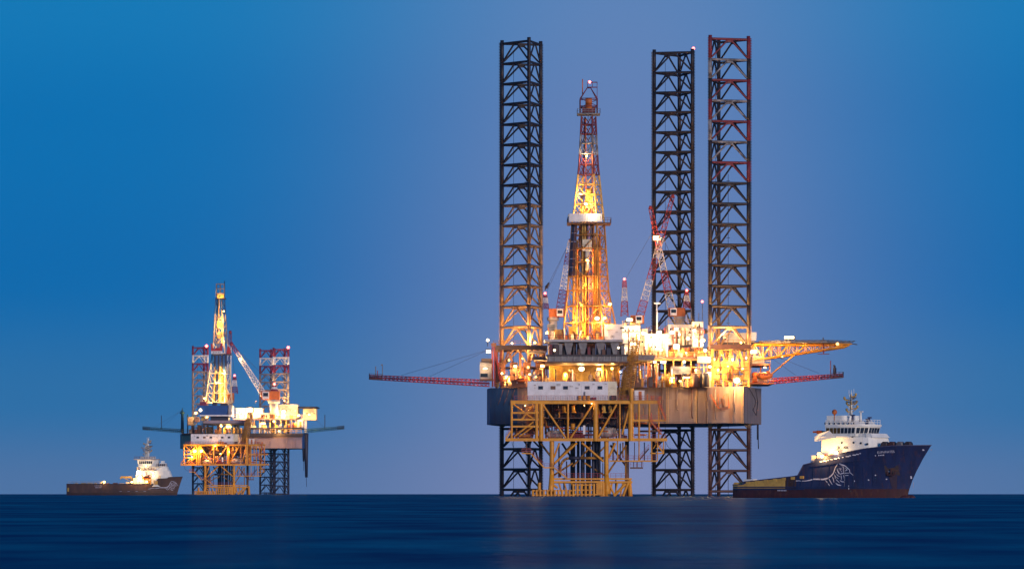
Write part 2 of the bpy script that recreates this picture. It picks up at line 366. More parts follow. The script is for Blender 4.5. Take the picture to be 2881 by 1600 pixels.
# ------------------------------------------------------------------ jack-up legs
def leg(t, cx, Y, theta, top_py, r, bay, chord_mat, brace_mat, cr=0.52, teeth=True, hr=0.35, dr=0.26, bottom=-4.0):
    """one triangular lattice leg; chord_mat(z, k) and brace_mat(z, face) name the paint at that height"""
    c = P(cx, top_py, Y); ztop = c.z; zb = sea_z(Y) + bottom
    ch = [Vector((c.x + r*math.cos(R(theta + 120*k)), Y + r*math.sin(R(theta + 120*k)), 0)) for k in range(3)]
    base = MB(); base.ball((c.x, Y, zb), r*0.5, n=10, k=4, sz=0.4)
    lo = t.part('leg', base, 'leg_sea')
    zs = []; z = ztop
    while z > zb: zs.append(z); z -= bay
    for k in range(3):
        b = MB(); names = []; rad = Vector((math.cos(R(theta+120*k)), math.sin(R(theta+120*k)), 0)); tan = Vector((-rad.y, rad.x, 0))
        def slot(n):
            if n not in names: names.append(n)
            return names.index(n)
        for i, z1 in enumerate(zs):
            z0 = zs[i+1] if i+1 < len(zs) else zb
            mi = slot(chord_mat((z0+z1)/2, k))
            b.tube(ch[k] + Vector((0,0,z0)), ch[k] + Vector((0,0,z1 + (0.6 if i == 0 else 0))), cr, n=8, mi=mi)
            if teeth:
                pl0 = ch[k] + rad*(cr*0.9); b.bar(pl0 + Vector((0,0,z0)), pl0 + Vector((0,0,z1)), 0.16, 0.34, mi=mi, up=rad) 
                n = int((z1 - z0)/0.42)
                for j in range(n):
                    zz = z0 + (j+0.5)*(z1-z0)/n; q = ch[k] + rad*(cr + 0.08) + Vector((0,0,zz))
                    b.bar(q, q + rad*0.34, 0.20, 0.20, mi=mi)
        t.part('chord', b, names, lo)
    for i, z1 in enumerate(zs):
        z0 = zs[i+1] if i+1 < len(zs) else None
        for k in range(3):
            a, b = ch[k], ch[(k+1) % 3]; mm = brace_mat(z1 - bay*0.4, k)
            A, B = a + Vector((0,0,z1-0.4)), b + Vector((0,0,z1-0.4)); d = (B-A).normalized()
            t.rod('horizontal_brace', A + d*cr, B - d*cr, hr, mm, lo)
            if z0 is not None:
                mid = (A+B)/2 - Vector((0,0,hr))
                if teeth: t.bar('gusset_plate', mid - d*1.1 - Vector((0,0,.15)), mid + d*1.1 - Vector((0,0,.15)), 0.12, mm, 0.75, lo)
                t.rod('diagonal_brace', mid - d*0.55, a + Vector((0,0,z0+0.35)) + d*cr, dr, mm, lo)
                t.rod('diagonal_brace', mid + d*0.55, b + Vector((0,0,z0+0.35)) - d*cr, dr, mm, lo)
        if i % 2 == 0 and z0 is not None:                # inner horizontal frame joining the three faces
            pass
    # ladder pipe and raw water line running down inside the leg
    s = MB(); q = Vector((c.x - r*0.45, Y, 0)); s.tube(q + Vector((0,0,zb)), q + Vector((0,0,ztop-3)), 0.06, n=5)
    q2 = Vector((c.x + r*0.1, Y-0.6, 0)); s.tube(q2 + Vector((0,0,zb)), q2 + Vector((0,0,ztop-38)), 0.07, n=5)
    for zz in range(0, 60, 8): s.box((q2.x-0.5, q2.y-.04, ztop-40-zz), (q2.x+0.5, q2.y+.04, ztop-39.85-zz))
    t.part('riser_pipe', s, 'leg_dark', lo)
    return lo, ch

# ------------------------------------------------------------------ the near jack-up rig

HULL_TAB = [(1379, 1203), (1456, 1201.4), (1961, 1190.6), (1963, 1190), (1988, 1188.6), (1990, 1188), (2092, 1186), (2142, 1212)]
def hull_y(px):
    for (x0, y0), (x1, y1) in zip(HULL_TAB, HULL_TAB[1:]):
        if px <= x1: return y0 + (y1-y0)*(px-x0)/(x1-x0)
    return 1212
def build_near_rig():
    c = P(1755, 1394, 1210)
    t = Thing('jack_up_rig', 'large near jack-up drilling rig with three tall dark lattice legs and a brown hull', 'oil rig', (c.x, 1215, sea_z(1210)))
    zt = lambda py, Y: P(0, py, Y).z
    # --- legs
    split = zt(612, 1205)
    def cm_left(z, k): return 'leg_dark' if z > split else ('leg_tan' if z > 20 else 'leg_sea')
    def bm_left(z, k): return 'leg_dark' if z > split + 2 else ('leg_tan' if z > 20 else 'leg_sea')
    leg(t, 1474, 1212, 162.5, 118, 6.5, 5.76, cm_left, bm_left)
    def cm_mid(z, k):
        if k == 1 and z > zt(175, 1241): return 'red'
        return 'leg_dark' if z > zt(300, 1241) else ('leg_brown' if z > 20 else 'leg_sea')
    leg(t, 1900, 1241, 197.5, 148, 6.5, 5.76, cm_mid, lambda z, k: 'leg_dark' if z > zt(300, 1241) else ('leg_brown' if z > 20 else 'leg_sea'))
    ztop = zt(110, 1200)
    def band(z): return int((ztop - z)//5.76)
    def cm_right(z, k):
        i = band(z)
        if i < 7 and k == 0 and i % 2 == 0: return 'red'
        if i < 6 and k == 2: return 'red' if i % 3 == 0 else ('white_leg' if i % 3 == 1 else 'leg_dark')
        return 'leg_dark' if z > split else ('leg_brown' if z > zt(900, 1200) else ('leg_tan' if z > 20 else 'leg_rust'))  # tan around the deck: lamp glow put into the chord colour
    def bm_right(z, k):
        i = band(z)
        if i < 7 and k == 2: return 'red' if i % 2 == 0 else 'white_leg'
        if i < 9: return 'leg_dark'
        return ('leg_brown' if z > zt(900, 1200) else 'leg_tan') if z > 20 else ('leg_rust' if k == 2 else 'leg_sea')  # braces take the same painted lamp glow at deck level
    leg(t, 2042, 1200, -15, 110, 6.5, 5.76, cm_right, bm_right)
    # --- beacons on the leg tops
    for px, py, Y in ((1951, 140, 1241), (1372, 960, 1206)):
        q = P(px, py, Y); b = MB(); b.tube(q - Vector((0,0,1.4)), q, 0.1, n=6); o = t.part('beacon_post', b, 'dark')
        e = MB(); e.ball(q + Vector((0,0,.35)), 0.42, n=8, k=5); t.part('beacon', e, 'lamp_red' if px > 1900 else 'lamp_white', o)
    # --- hull: tan steel box, right end nearer than the left
    ht, hb = zt(1089, 1195), zt(1191, 1195)
    def X(px, Y): return (px-CX)*K*Y
    plan = [(X(1379,1203),1203), (X(1456,1201.4),1201.4), (X(1961,1190.6),1190.6), (X(1963,1190),1190), (X(1988,1188.6),1188.6), (X(1990,1188),1188),
            (X(2092,1186),1186), (X(2142,1212),1212), (X(2100,1238),1238), (X(1985,1265),1265), (X(1830,1265),1265), (X(1400,1240),1240), (X(1370,1216),1216)]
    h = MB(); n = len(plan)
    h.prism(plan, hb, ht, 1)
    for i in range(len(h.f)-n, len(h.f)): h.m[i] = 0
    base = len(h.f)-n; h.m[base+0] = 2; h.m[base+11] = 2; h.m[base+12] = 2
    hull = t.part('hull', h, ['hull_tan', 'dark', 'hull_blue'])
    # vertical plate seams and fenders standing proud of the shell
    front = hull_y
    for px in range(1395, 1456, 23):
        Y = front(px) - 0.06; q = X(px, Y)
        if 1955 < px < 1995: continue
        t.bar('hull_plate_seam', (q, Y, hb+0.05), (q, Y, ht-0.05), 0.10, 'hull_blue' if px < 1452 else 'hull_tan', 0.10, hull)
    for py in (1104, 1186):
        a, b = P(1456, py, front(1456)-0.1), P(1960, py, front(1960)-0.1)
        t.bar('hull_weld_line', a, b, 0.06, 'hull_tan', 0.08, hull)
    # anchor rack on the hull side, hose loops
    b = MB()
    for x0, x1 in ((2000, 2020), (2040, 2020), (2020, 2022)): b.bar(P(x0, 1108, 1185.6), P(x1, 1146, 1185.2), 0.16)
    for x in (2021, 2045): b.bar(P(x, 1106, 1185.4), P(x, 1140, 1185.2), 0.16)
    b.bar(P(1996, 1110, 1185.4), P(2021, 1148, 1185.0), 0.16); b.bar(P(2021, 1148, 1185), P(2052, 1146, 1185), 0.3); b.bar(P(2052, 1146, 1185), P(2048, 1106, 1185.4), 0.16)
    t.part('anchor_rack', b, 'orange')
    a = MB(); a.bar(P(2030, 1120, 1184.9), P(2036, 1150, 1184.7), 0.5); a.bar(P(2026, 1150, 1184.7), P(2048, 1147, 1184.7), 0.7); t.part('anchor', a, 'brown')
    for x0 in (1400, 1416, 1432):
        b = MB(); b.path([P(x0+16, 1096, 1201.2), P(x0+9, 1118, 1201), P(x0, 1140, 1201.2)], 0.09, n=6); t.part('hose', b, 'brown')
    b = MB(); b.path([P(2108, 1092, 1192)] + [P(2118 + 8*math.sin(i*.52), 1110+i*7, 1196-.5*i) for i in range(7)] + [P(2128, 1168, 1196), P(2132, 1130, 1202), P(2126, 1095, 1202)], 0.11, n=6); t.part('hose', b, 'dark')
    b = MB(); b.tube(P(2132, 1192, 1205), P(2132, 1236, 1205), 0.28); b.tube(P(2133, 1230, 1205), P(2134, 1262, 1205), 0.14); t.part('seawater_caisson', b, 'navy')
    # main deck sheet edge and railing
    b = MB()
    railing(b, [(X(1384,1202.6),1202.6,ht), (X(1960,1190.2),1190.2,ht), (X(2090,1185.8),1185.8,ht), (X(2141,1211.5),1211.5,ht)], h=1.4, step=1.7, r=0.06)
    t.part('deck_railing', b, 'gold')
    # --- jack house frames round the legs
    def jackhouse(x0, x1, Y0, Y1, ytop, ybot, name, mcol, ring='dark'):
        za, zb2 = zt(ybot, Y0), zt(ytop, Y0); z0 = ht
        xa, xb = X(x0, Y0), X(x1, Y0)
        r = MB(); w = 1.2
        r.box((xa, Y0, za), (xb, Y0+w, zb2)); r.box((xa, Y1-w, za), (xb, Y1, zb2)); r.box((xa, Y0+w, za), (xa+w, Y1-w, zb2)); r.box((xb-w, Y0+w, za), (xb, Y1-w, zb2))
        jo = t.part(name, r, ring)
        g = MB(); railing(g, [(xa, Y0+.1, zb2), (xb, Y0+.1, zb2)], h=1.3, step=1.5, r=0.05); t.part('railing', g, 'yellow_deep', jo)
        for f in (0.06, 0.5, 0.94):
            x = xa + (xb-xa)*f
            for yy in (Y0+.7, Y1-.7):
                t.bar('jack_house_column', (x, yy, z0), (x, yy, za), 0.75, mcol, parent=jo)
        for fa, fb in ((0.06, 0.28), (0.5, 0.28), (0.5, 0.72), (0.94, 0.72)):
            t.bar('jack_house_strut', (xa+(xb-xa)*fb, Y0+.7, za-.2), (xa+(xb-xa)*fa, Y0+.7, z0+1.0), 0.5, mcol, parent=jo)
        for f in (0.15, 0.38, 0.62, 0.85):          # jacking gearboxes
            x = xa + (xb-xa)*f
            k = MB(); zz = z0 + (za-z0)*0.42
            for q in range(3): k.box((x-1.1, Y0+0.1, zz-2.6+q*1.9), (x+1.1, Y0+2.2, zz-1.1+q*1.9))
            k.tube((x, Y0-.2, zz-1.9), (x, Y0+.1, zz-1.9), 0.55); k.tube((x, Y0-.2, zz+.1), (x, Y0+.1, zz+.1), 0.55)
            t.part('jacking_gearbox', k, mcol, jo)
    jackhouse(1388, 1540, 1202, 1222, 971, 984, 'jack_house', 'brown')
    jackhouse(1998, 2112, 1188.5, 1210, 969, 981, 'jack_house', 'gold', 'brown')
    jackhouse(1828, 1960, 1230, 1252, 930, 942, 'jack_house', 'orange', 'brown')
    # --- small control cabin and red tower at the left corner
    k = MB(); a = P(1350, 1066, 1203); b2 = P(1385, 1016, 1203)
    k.box((a.x, 1203, a.z), (b2.x, 1207, b2.z)); o = t.part('control_cabin', k, 'grey_lt')
    t.pbox('roof', 1354, 1008, 1386, 1017, 1202.4, 1207.5, 'dark', o); t.pbox('window', 1352, 1050, 1372, 1060, 1202.9, 1203.2, 'glass', o)
    t.pbox('balcony', 1349, 1066, 1390, 1070, 1201.5, 1207, 'brown', o)
    for x in (1386, 1392):
        t.bar('corner_tower_post', P(x, 1088, 1202), P(x-1, 975, 1202), 0.4, 'red')
    t.bar('corner_tower_brace', P(1394, 990, 1201.8), P(1412, 1086, 1201.8), 0.5, 'red'); t.bar('corner_tower_brace', P(1412, 985, 1203), P(1394, 1086, 1203), 0.4, 'red')
    t.bar('corner_tower_top', P(1382, 970, 1202), P(1396, 968, 1202), 0.9, 'brown')
    # --- cantilever beams that carry the derrick
    for x0, x1, y0, y1, Y0, Y1, m in ((1540, 1764, 1000, 1016, 1165, 1232, 'grey'), (1764, 1842, 998, 1012, 1176, 1232, 'grey')):
        t.pbox('cantilever_beam', x0, y0, x1, y1, Y0, Y1, m)
    for i, px in enumerate(range(1546, 1764, 17)):
        t.pbox('cantilever_stiffener', px, 1001, px+1.6, 1015.4, 1164.75, 1165.05, 'grey_lt')
    t.pbox('cantilever_flange', 1537, 1016, 1768, 1019, 1164.2, 1232, 'brown'); t.pbox('cantilever_flange', 1537, 997, 1768, 1000, 1164.2, 1232, 'dark')
    # pipe deck below the derrick floor, dark machinery band
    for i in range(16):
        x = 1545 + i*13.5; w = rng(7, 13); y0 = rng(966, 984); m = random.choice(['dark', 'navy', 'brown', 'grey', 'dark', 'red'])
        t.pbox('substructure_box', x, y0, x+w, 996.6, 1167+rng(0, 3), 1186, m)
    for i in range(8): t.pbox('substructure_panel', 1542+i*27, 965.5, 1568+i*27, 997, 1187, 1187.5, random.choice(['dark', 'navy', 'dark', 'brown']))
    t.pbox('hanging_walkway', 1500, 1003, 1540, 1013, 1190, 1200, 'grey'); t.pbox('hanging_walkway', 1488, 986, 1536, 992, 1194, 1204, 'cream')
    # --- machinery deck under the cantilever: corrugated golden wall with plant in front
    b = MB(); y0, y1 = 1020, 1084
    for i in range(62):
        px = 1545 + i*3.2; d = 0.0 if i % 2 else 0.22; a, c2 = P(px, y1, 1196-d), P(px+3.2, y0, 1196-d); b.box((a.x, 1196-d, a.z), (c2.x, 1198, c2.z))
    t.part('machinery_house_wall', b, 'gold')
    t.pbox('lower_deck_roof', 1540, 1019.5, 1850, 1022, 1188, 1205, 'brown')
    for i in range(96):                                   # vertical pipes, tanks, boxes on the stern deck
        px = rng(1400, 1990); Y = rng(1189.5, 1194) + (10 if px < 1545 else 0) - (px-1500)*0.012; kind = random.random(); m = random.choice(['gold', 'gold', 'cream', 'brown', 'brown', 'grey_lt', 'yellow_deep', 'dark', 'dark', 'leg_rust'])
        if kind < 0.45:
            k = MB(); r = rng(0.12, 0.3); y0 = rng(1024, 1062); k.tube(P(px, 1089, Y), P(px, y0, Y), r)
            k.tube(P(px, y0, Y), P(px+rng(-9, 9), y0, Y+1.5), r); k.tube(P(px, 1075, Y)-Vector((0,0,.1)), P(px, 1075, Y)+Vector((0,0,.15)), r*1.7)
            t.part('pipe', k, m)
        elif kind < 0.62:
            k = MB(); r = rng(0.5, 1.1); y0 = rng(1050, 1072); a = P(px, 1088, Y); q = P(px, y0, Y); k.tube(a, q, r, n=12); k.ball(q, r, n=12, k=6, sz=0.5); k.tube(q, q+Vector((0,0,1)), 0.1)
            t.part('tank', k, m)
        else:
            w = rng(6, 16); y0 = rng(1058, 1080); a = P(px, 1088, Y); q = P(px+w, y0, Y); k = MB(); k.box((a.x, Y, a.z), (q.x, Y+2, q.z)); k.box((a.x-.1, Y-.1, q.z), (q.x+.1, Y+2.1, q.z+.12))
            k.box((a.x+.3, Y-.06, a.z+.3), (a.x+.3+(q.x-a.x)*.35, Y-.01, q.z-.3)); t.part('equipment_box', k, m)
    for i in range(10):
        x = 1770 + i*9; t.rod('standpipe', P(x, 1088, 1189), P(x, 1022, 1189), 0.18, random.choice(['grey_lt', 'brown', 'leg_pale', 'navy']))
    t.pbox('dark_cabin', 1888, 1030, 1944, 1052, 1186.5, 1190, 'grey', None, 'dark grey cabin on the stern deck')
    t.pbox('cabin_stilt', 1896, 1052, 1898, 1089, 1187, 1187.3, 'gold'); t.pbox('cabin_stilt', 1934, 1052, 1936, 1089, 1187, 1187.3, 'gold')
    k = MB(); k.tube(P(1990, 1058, 1186.2), P(2001, 1058, 1186.2), 1.2, n=14); t.part('white_drum', k, 'white')
    t.pbox('stair_house', 1982, 1050, 2000, 1089, 1186, 1189, 'cream')
    # cones under lamp brackets
    for px in (1889, 1933): t.bar('lamp_bracket', P(px, 1064, 1186), P(px, 1064, 1190), 0.3, 'gold')
    # --- upper deck and accommodation
    t.pbox('upper_deck', 1766, 1004, 2004, 1010, 1187, 1230, 'brown')
    t.pbox('upper_deck_girder', 1766, 1010, 2004, 1014, 1188, 1189, 'gold')
    for px in range(1775, 2004, 24): t.bar('upper_deck_post', P(px, 1010, 1188.5), P(px, 1089, 1188.5), 0.4, random.choice(['gold', 'orange']))
    def block(x0, y0, x1, y1, Y0, Y1, m='white', lit=True):
        o = t.pbox('accommodation_block', x0, y0, x1, y1, Y0, Y1, m)
        t.pbox('roof_edge', x0-1, y0-1.6, x1+1, y0, Y0-.15, Y1+.15, 'cream', o)
        rows = max(1, int((y1-y0)/26))
        for r_ in range(rows):
            yy = y0 + 9 + r_*24
            n_ = int((x1-x0)/11)
            for i in range(n_):
                px = x0 + 5 + i*11
                if px + 4 < x1: t.pbox('window', px, yy, px+4.5, yy+5, Y0-.05, Y0+.1, 'window_lit' if random.random() < .35 else 'glass', o)
        return o
    block(1752, 918, 1800, 1003, 1192, 1206); block(1800, 926, 1822, 1003, 1196, 1210, 'cream'); block(1815, 940, 1880, 1003, 1193, 1212)
    block(1880, 914, 1950, 970, 1204, 1222); block(1949, 906, 1979, 975, 1197, 1209, 'white')
    t.pbox('winch_house', 1882, 984, 1984, 1003, 1189, 1194, 'orange')
    for i in range(7):
        k = MB(); a = P(1890+i*13, 985, 1189.4); k.tube(a, a+Vector((0.9,0,0)), 0.75, n=12); k.tube(a-Vector((.1,0,0)), a, 1.0, n=12); k.tube(a+Vector((.9,0,0)), a+Vector((1.0,0,0)), 1.0, n=12); t.part('winch_drum', k, random.choice(['orange', 'brown', 'gold']))
    for ra, rb_ in ((P(1768, 1004, 1187), P(2003, 1004, 1187)), (P(1752, 916, 1192), P(1800, 916, 1192)), (P(1880, 912, 1204), P(1950, 912, 1204))):
        b = MB(); railing(b, [ra, rb_], h=1.35, step=1.6, r=.05); t.part('railing', b, 'gold')
    for i in range(26):
        px = rng(1770, 1995); Y = rng(1188, 1192); y1 = 1004; m = random.choice(['gold', 'orange', 'cream', 'white', 'brown', 'yellow'])
        k = MB()
        if random.random() < .5: k.tube(P(px, y1, Y), P(px, rng(972, 994), Y), rng(.12, .35))
        else:
            a, q = P(px, y1, Y), P(px+rng(4, 10), rng(988, 998), Y); k.box((a.x, Y, a.z), (q.x, Y+1.5, q.z))
        t.part('deck_fitting', k, m)
    for px, py, hgt in ((1976, 850, 80), (1966, 880, 30), (1945, 866, 34), (1933, 880, 30)):
        k = MB(); k.tube(P(px, py+hgt, 1200), P(px, py, 1200), 0.09, n=6); o = t.part('aerial', k, 'grey')
        if px == 1976:
            e = MB(); e.ball(P(px, 848, 1200), 0.35); t.part('beacon', e, 'lamp_red', o)
    k = MB(); k.tube(P(1848, 940, 1198), P(1848, 855, 1198), 0.28, 0.2); k.bar(P(1840, 853, 1198), P(1858, 853, 1198), 0.4); t.part('vent_mast', k, 'white')
    # rear tank house seen through the right leg
    t.pbox('mud_tank_house', 2034, 936, 2122, 962, 1216, 1226, 'cream')
    t.pbox('vent_box', 2110, 934, 2128, 958, 1214, 1220, 'white'); t.pbox('stern_catwalk', 2030, 962, 2140, 969, 1213, 1222, 'dark')
    # --- helideck on a yellow truss
    cxh, Yh = (2268-CX)*K*1207, 1207; zt0 = zt(962, 1207); rr = 13.2
    def octo(r, z): return [Vector((cxh + r*math.cos(R(22.5+45*i)), Yh + r*math.sin(R(22.5+45*i)), z)) for i in range(8)]
    k = MB(); k.prism([(p.x, p.y) for p in octo(rr, 0)], zt0-0.55, zt0); hd = t.part('helideck', k, 'grey')
    k = MB()
    o1, o2 = octo(rr, zt0-.25), octo(rr+1.3, zt0+.12)
    for i in range(8):
        j = (i+1) % 8
        k.bar(o2[i], o2[j], 0.12)
        for f in range(6): k.bar(o1[i].lerp(o1[j], f/6), o2[i].lerp(o2[j], f/6), 0.1)
    t.part('safety_net', k, 'net', hd)
    zl = zt(1008, 1207)
    for yy in (Yh-8, Yh, Yh+8):
        A = Vector((X(2118, 1207), yy, zt(1014, 1207))); B = Vector((cxh+11.5, yy, zt0-1.3)); n_ = 11
        k = t.rod('truss_bottom_chord', A, B, 0.22, 'yellow', hd)
        C = Vector((X(2118, 1207), yy, zt0-.8)); D = Vector((cxh+12.4, yy, zt0-.8)); t.rod('truss_top_chord', C, D, 0.2, 'yellow', hd)
        for i in range(n_):
            u = i/n_; v = (i+1)/n_
            t.rod('truss_post', A.lerp(B, u), C.lerp(D, u), 0.13, 'yellow', hd)
            if i < n_-1: t.rod('truss_diagonal', A.lerp(B, u) if i % 2 else C.lerp(D, u), C.lerp(D, v) if i % 2 else A.lerp(B, v), 0.11, 'gold', hd)
    for u in (0.05, 0.3, 0.55, 0.8):
        zz = A.lerp(B, u).z; xx = A.lerp(B, u).x; t.rod('truss_cross_beam', (xx, Yh-8, zz), (xx, Yh+8, zz), 0.16, 'yellow', hd)
        t.rod('truss_cross_beam', (xx, Yh-8, zt0-.8), (xx, Yh+8, zt0-.8), 0.14, 'yellow', hd)
    for px in (2213, 2224, 2233):
        k = MB(); q = P(px, 961, 1214); k.box((q.x-.45, 1213.6, q.z+.5), (q.x+.45, 1214.2, q.z+1.6)); k.bar(q, q+Vector((0,0,.6)), .15); o = t.part('deck_light', k, 'dark', hd)
    e = MB(); a = P(2207, 952, 1213); q = P(2234, 946, 1213); e.box((a.x, 1213, a.z), (q.x, 1213.3, q.z)); t.part('lamp_panel', e, 'lamp_white', hd)
    k = MB(); q = P(2316, 962, 1203); k.tube(q, q+Vector((0,0,.5)), .9, n=8); k.bar(q, q+Vector((0,0,1.3)), .3); t.part('fire_monitor', k, 'dark', hd)
    e = MB(); e.ball(P(2356, 967, 1198), .45); t.part('edge_lamp', e, 'lamp_warm', hd)
    k = MB(); q = P(2317, 966, 1199); k.bar(q, P(2317, 994, 1199), .35); k.box((q.x-1.6, 1198.4, P(0,996,1199).z), (q.x+1.6, 1199.6, P(0,994.5,1199).z)); t.part('access_ladder', k, 'red', hd)
    k = MB(); q = P(2400, 967, 1207); k.bar(P(2395, 966, 1207), P(2412, 969, 1207), .25); t.part('boom_rest', k, 'navy', hd)
    # right hand deck: blue canopy houses and rails
    t.pbox('canopy_house', 2116, 1000, 2150, 1022, 1203, 1212, 'grey_lt'); t.pbox('canopy_house', 1962, 1002, 2000, 1020, 1186, 1192, 'grey_lt')
    t.pbox('side_deck', 2100, 1022, 2168, 1027, 1198, 1222, 'brown'); t.pbox('side_deck', 2096, 1076, 2176, 1080, 1196, 1222, 'orange')
    b = MB(); railing(b, [P(2102, 1022, 1198), P(2168, 1022, 1198)], h=1.3, r=.05); railing(b, [P(2096, 1076, 1196), P(2176, 1076, 1196)], h=1.3, r=.05); t.part('side_railing', b, 'gold')
    for px in (2110, 2140, 2165): t.bar('side_deck_post', P(px, 1078, 1204), P(px, 1022, 1204), 0.4, 'orange')
    for px in (2124, 2138, 2152):
        k = MB(); k.tube(P(px, 1076, 1199), P(px, 1052, 1199), 1.0, n=12); k.ball(P(px, 1052, 1199), 1.0, n=12, k=6, sz=.6); t.part('tank', k, random.choice(['orange', 'brown', 'grey_lt']))
    # tie-back struts from the helideck truss to the hull
    t.rod('helideck_strut', P(2130, 1086, 1206), P(2235, 998, 1206), 0.22, 'yellow_deep'); t.rod('helideck_strut', P(2110, 1030, 1210), P(2145, 1014, 1207), 0.3, 'gold')
    # --- the lamps of the rig
    L = t.lamp
    L(1374, 988, 1201, 5, 3600, 'white'); L(1365, 1036, 1202.4, 3.0, 500, 'white', wide=2.2)
    L(1450, 1030, 1201, 4, 9000, 'warm'); L(1526, 1029, 1194, 5, 9000, 'warm'); L(1636, 1037, 1188, 6, 9000, 'white'); L(1685, 1038, 1188, 4.5, 6000, 'white'); L(1722, 1036, 1188, 3.5, 4000, 'amber')
    L(1425, 1060, 1203, 3, 7000, 'warm'); L(1490, 1052, 1199, 3, 6000, 'warm'); L(1590, 1050, 1190.5, 3, 5000, 'amber')
    L(1771, 899, 1190, 4.5, 5000, 'white', wide=1.8); L(1810, 937, 1190.5, 5, 9000, 'white'); L(1854, 935, 1190.5, 6, 9000, 'white'); L(1890, 935, 1196, 4.5, 7000, 'white'); L(1903, 925, 1197, 4.5, 7000, 'white')
    L(1903, 974, 1186.6, 7, 11000, 'white'); L(1954, 929, 1194, 4, 7000, 'white'); L(1978, 957, 1193, 5.5, 9000, 'warm'); L(1957, 957, 1194, 5.5, 9000, 'white'); L(1781, 966, 1190, 4, 5000, 'white', wide=2.4)
    L(1984, 985, 1186, 5, 6000, 'white'); L(2121, 988, 1200, 5.5, 8000, 'white', wide=1.5); L(2073, 1069, 1184.6, 10, 36000, 'warm'); L(1997, 1031, 1185.5, 3.5, 5000, 'white')
    L(2152, 1033, 1198, 3, 5000, 'warm'); L(1925, 1017, 1186.2, 3.5, 4000, 'white'); L(1866, 1018, 1187, 4, 5000, 'white', wide=2.2); L(1842, 1018, 1187, 3, 4000, 'white')
    L(1891, 1062, 1185.4, 3.5, 6000, 'amber', wide=2.2, look=(0, -.3, -1)); L(1931, 1061, 1185.2, 3.5, 6000, 'amber', wide=2.4, look=(0, -.3, -1)); L(1914, 1071, 1185.2, 3.5, 4000, 'amber', look=(0, -.3, -1))
    L(1958, 1040, 1186, 2.5, 3000, 'amber'); L(2060, 1010, 1188, 2.5, 9000, 'warm'); L(2020, 1040, 1187, 2.5, 8000, 'warm'); L(2040, 950, 1196, 2.5, 26000, 'warm', look=(0, .2, 1)); L(2085, 965, 1193, 2.5, 16000, 'warm', look=(0, .2, 1))
    L(2200, 1004, 1203, 2.2, 7000, 'amber', look=(0, -.2, 1)); L(2160, 985, 1203, 2.2, 7000, 'amber', look=(0.3, -.2, .6)); L(2260, 990, 1204, 2, 4000, 'amber', look=(0, -.2, 1))
    L(1440, 965, 1204, 2.2, 50000, 'warm', look=(0, -.6, 1)); L(1505, 965, 1205, 2.2, 50000, 'warm', look=(0, .3, 1)); L(1570, 934, 1180, 4.5, 6000, 'white', wide=2.6); L(1540, 936, 1182, 3.5, 5000, 'warm')
    return t
RIG = build_near_rig()

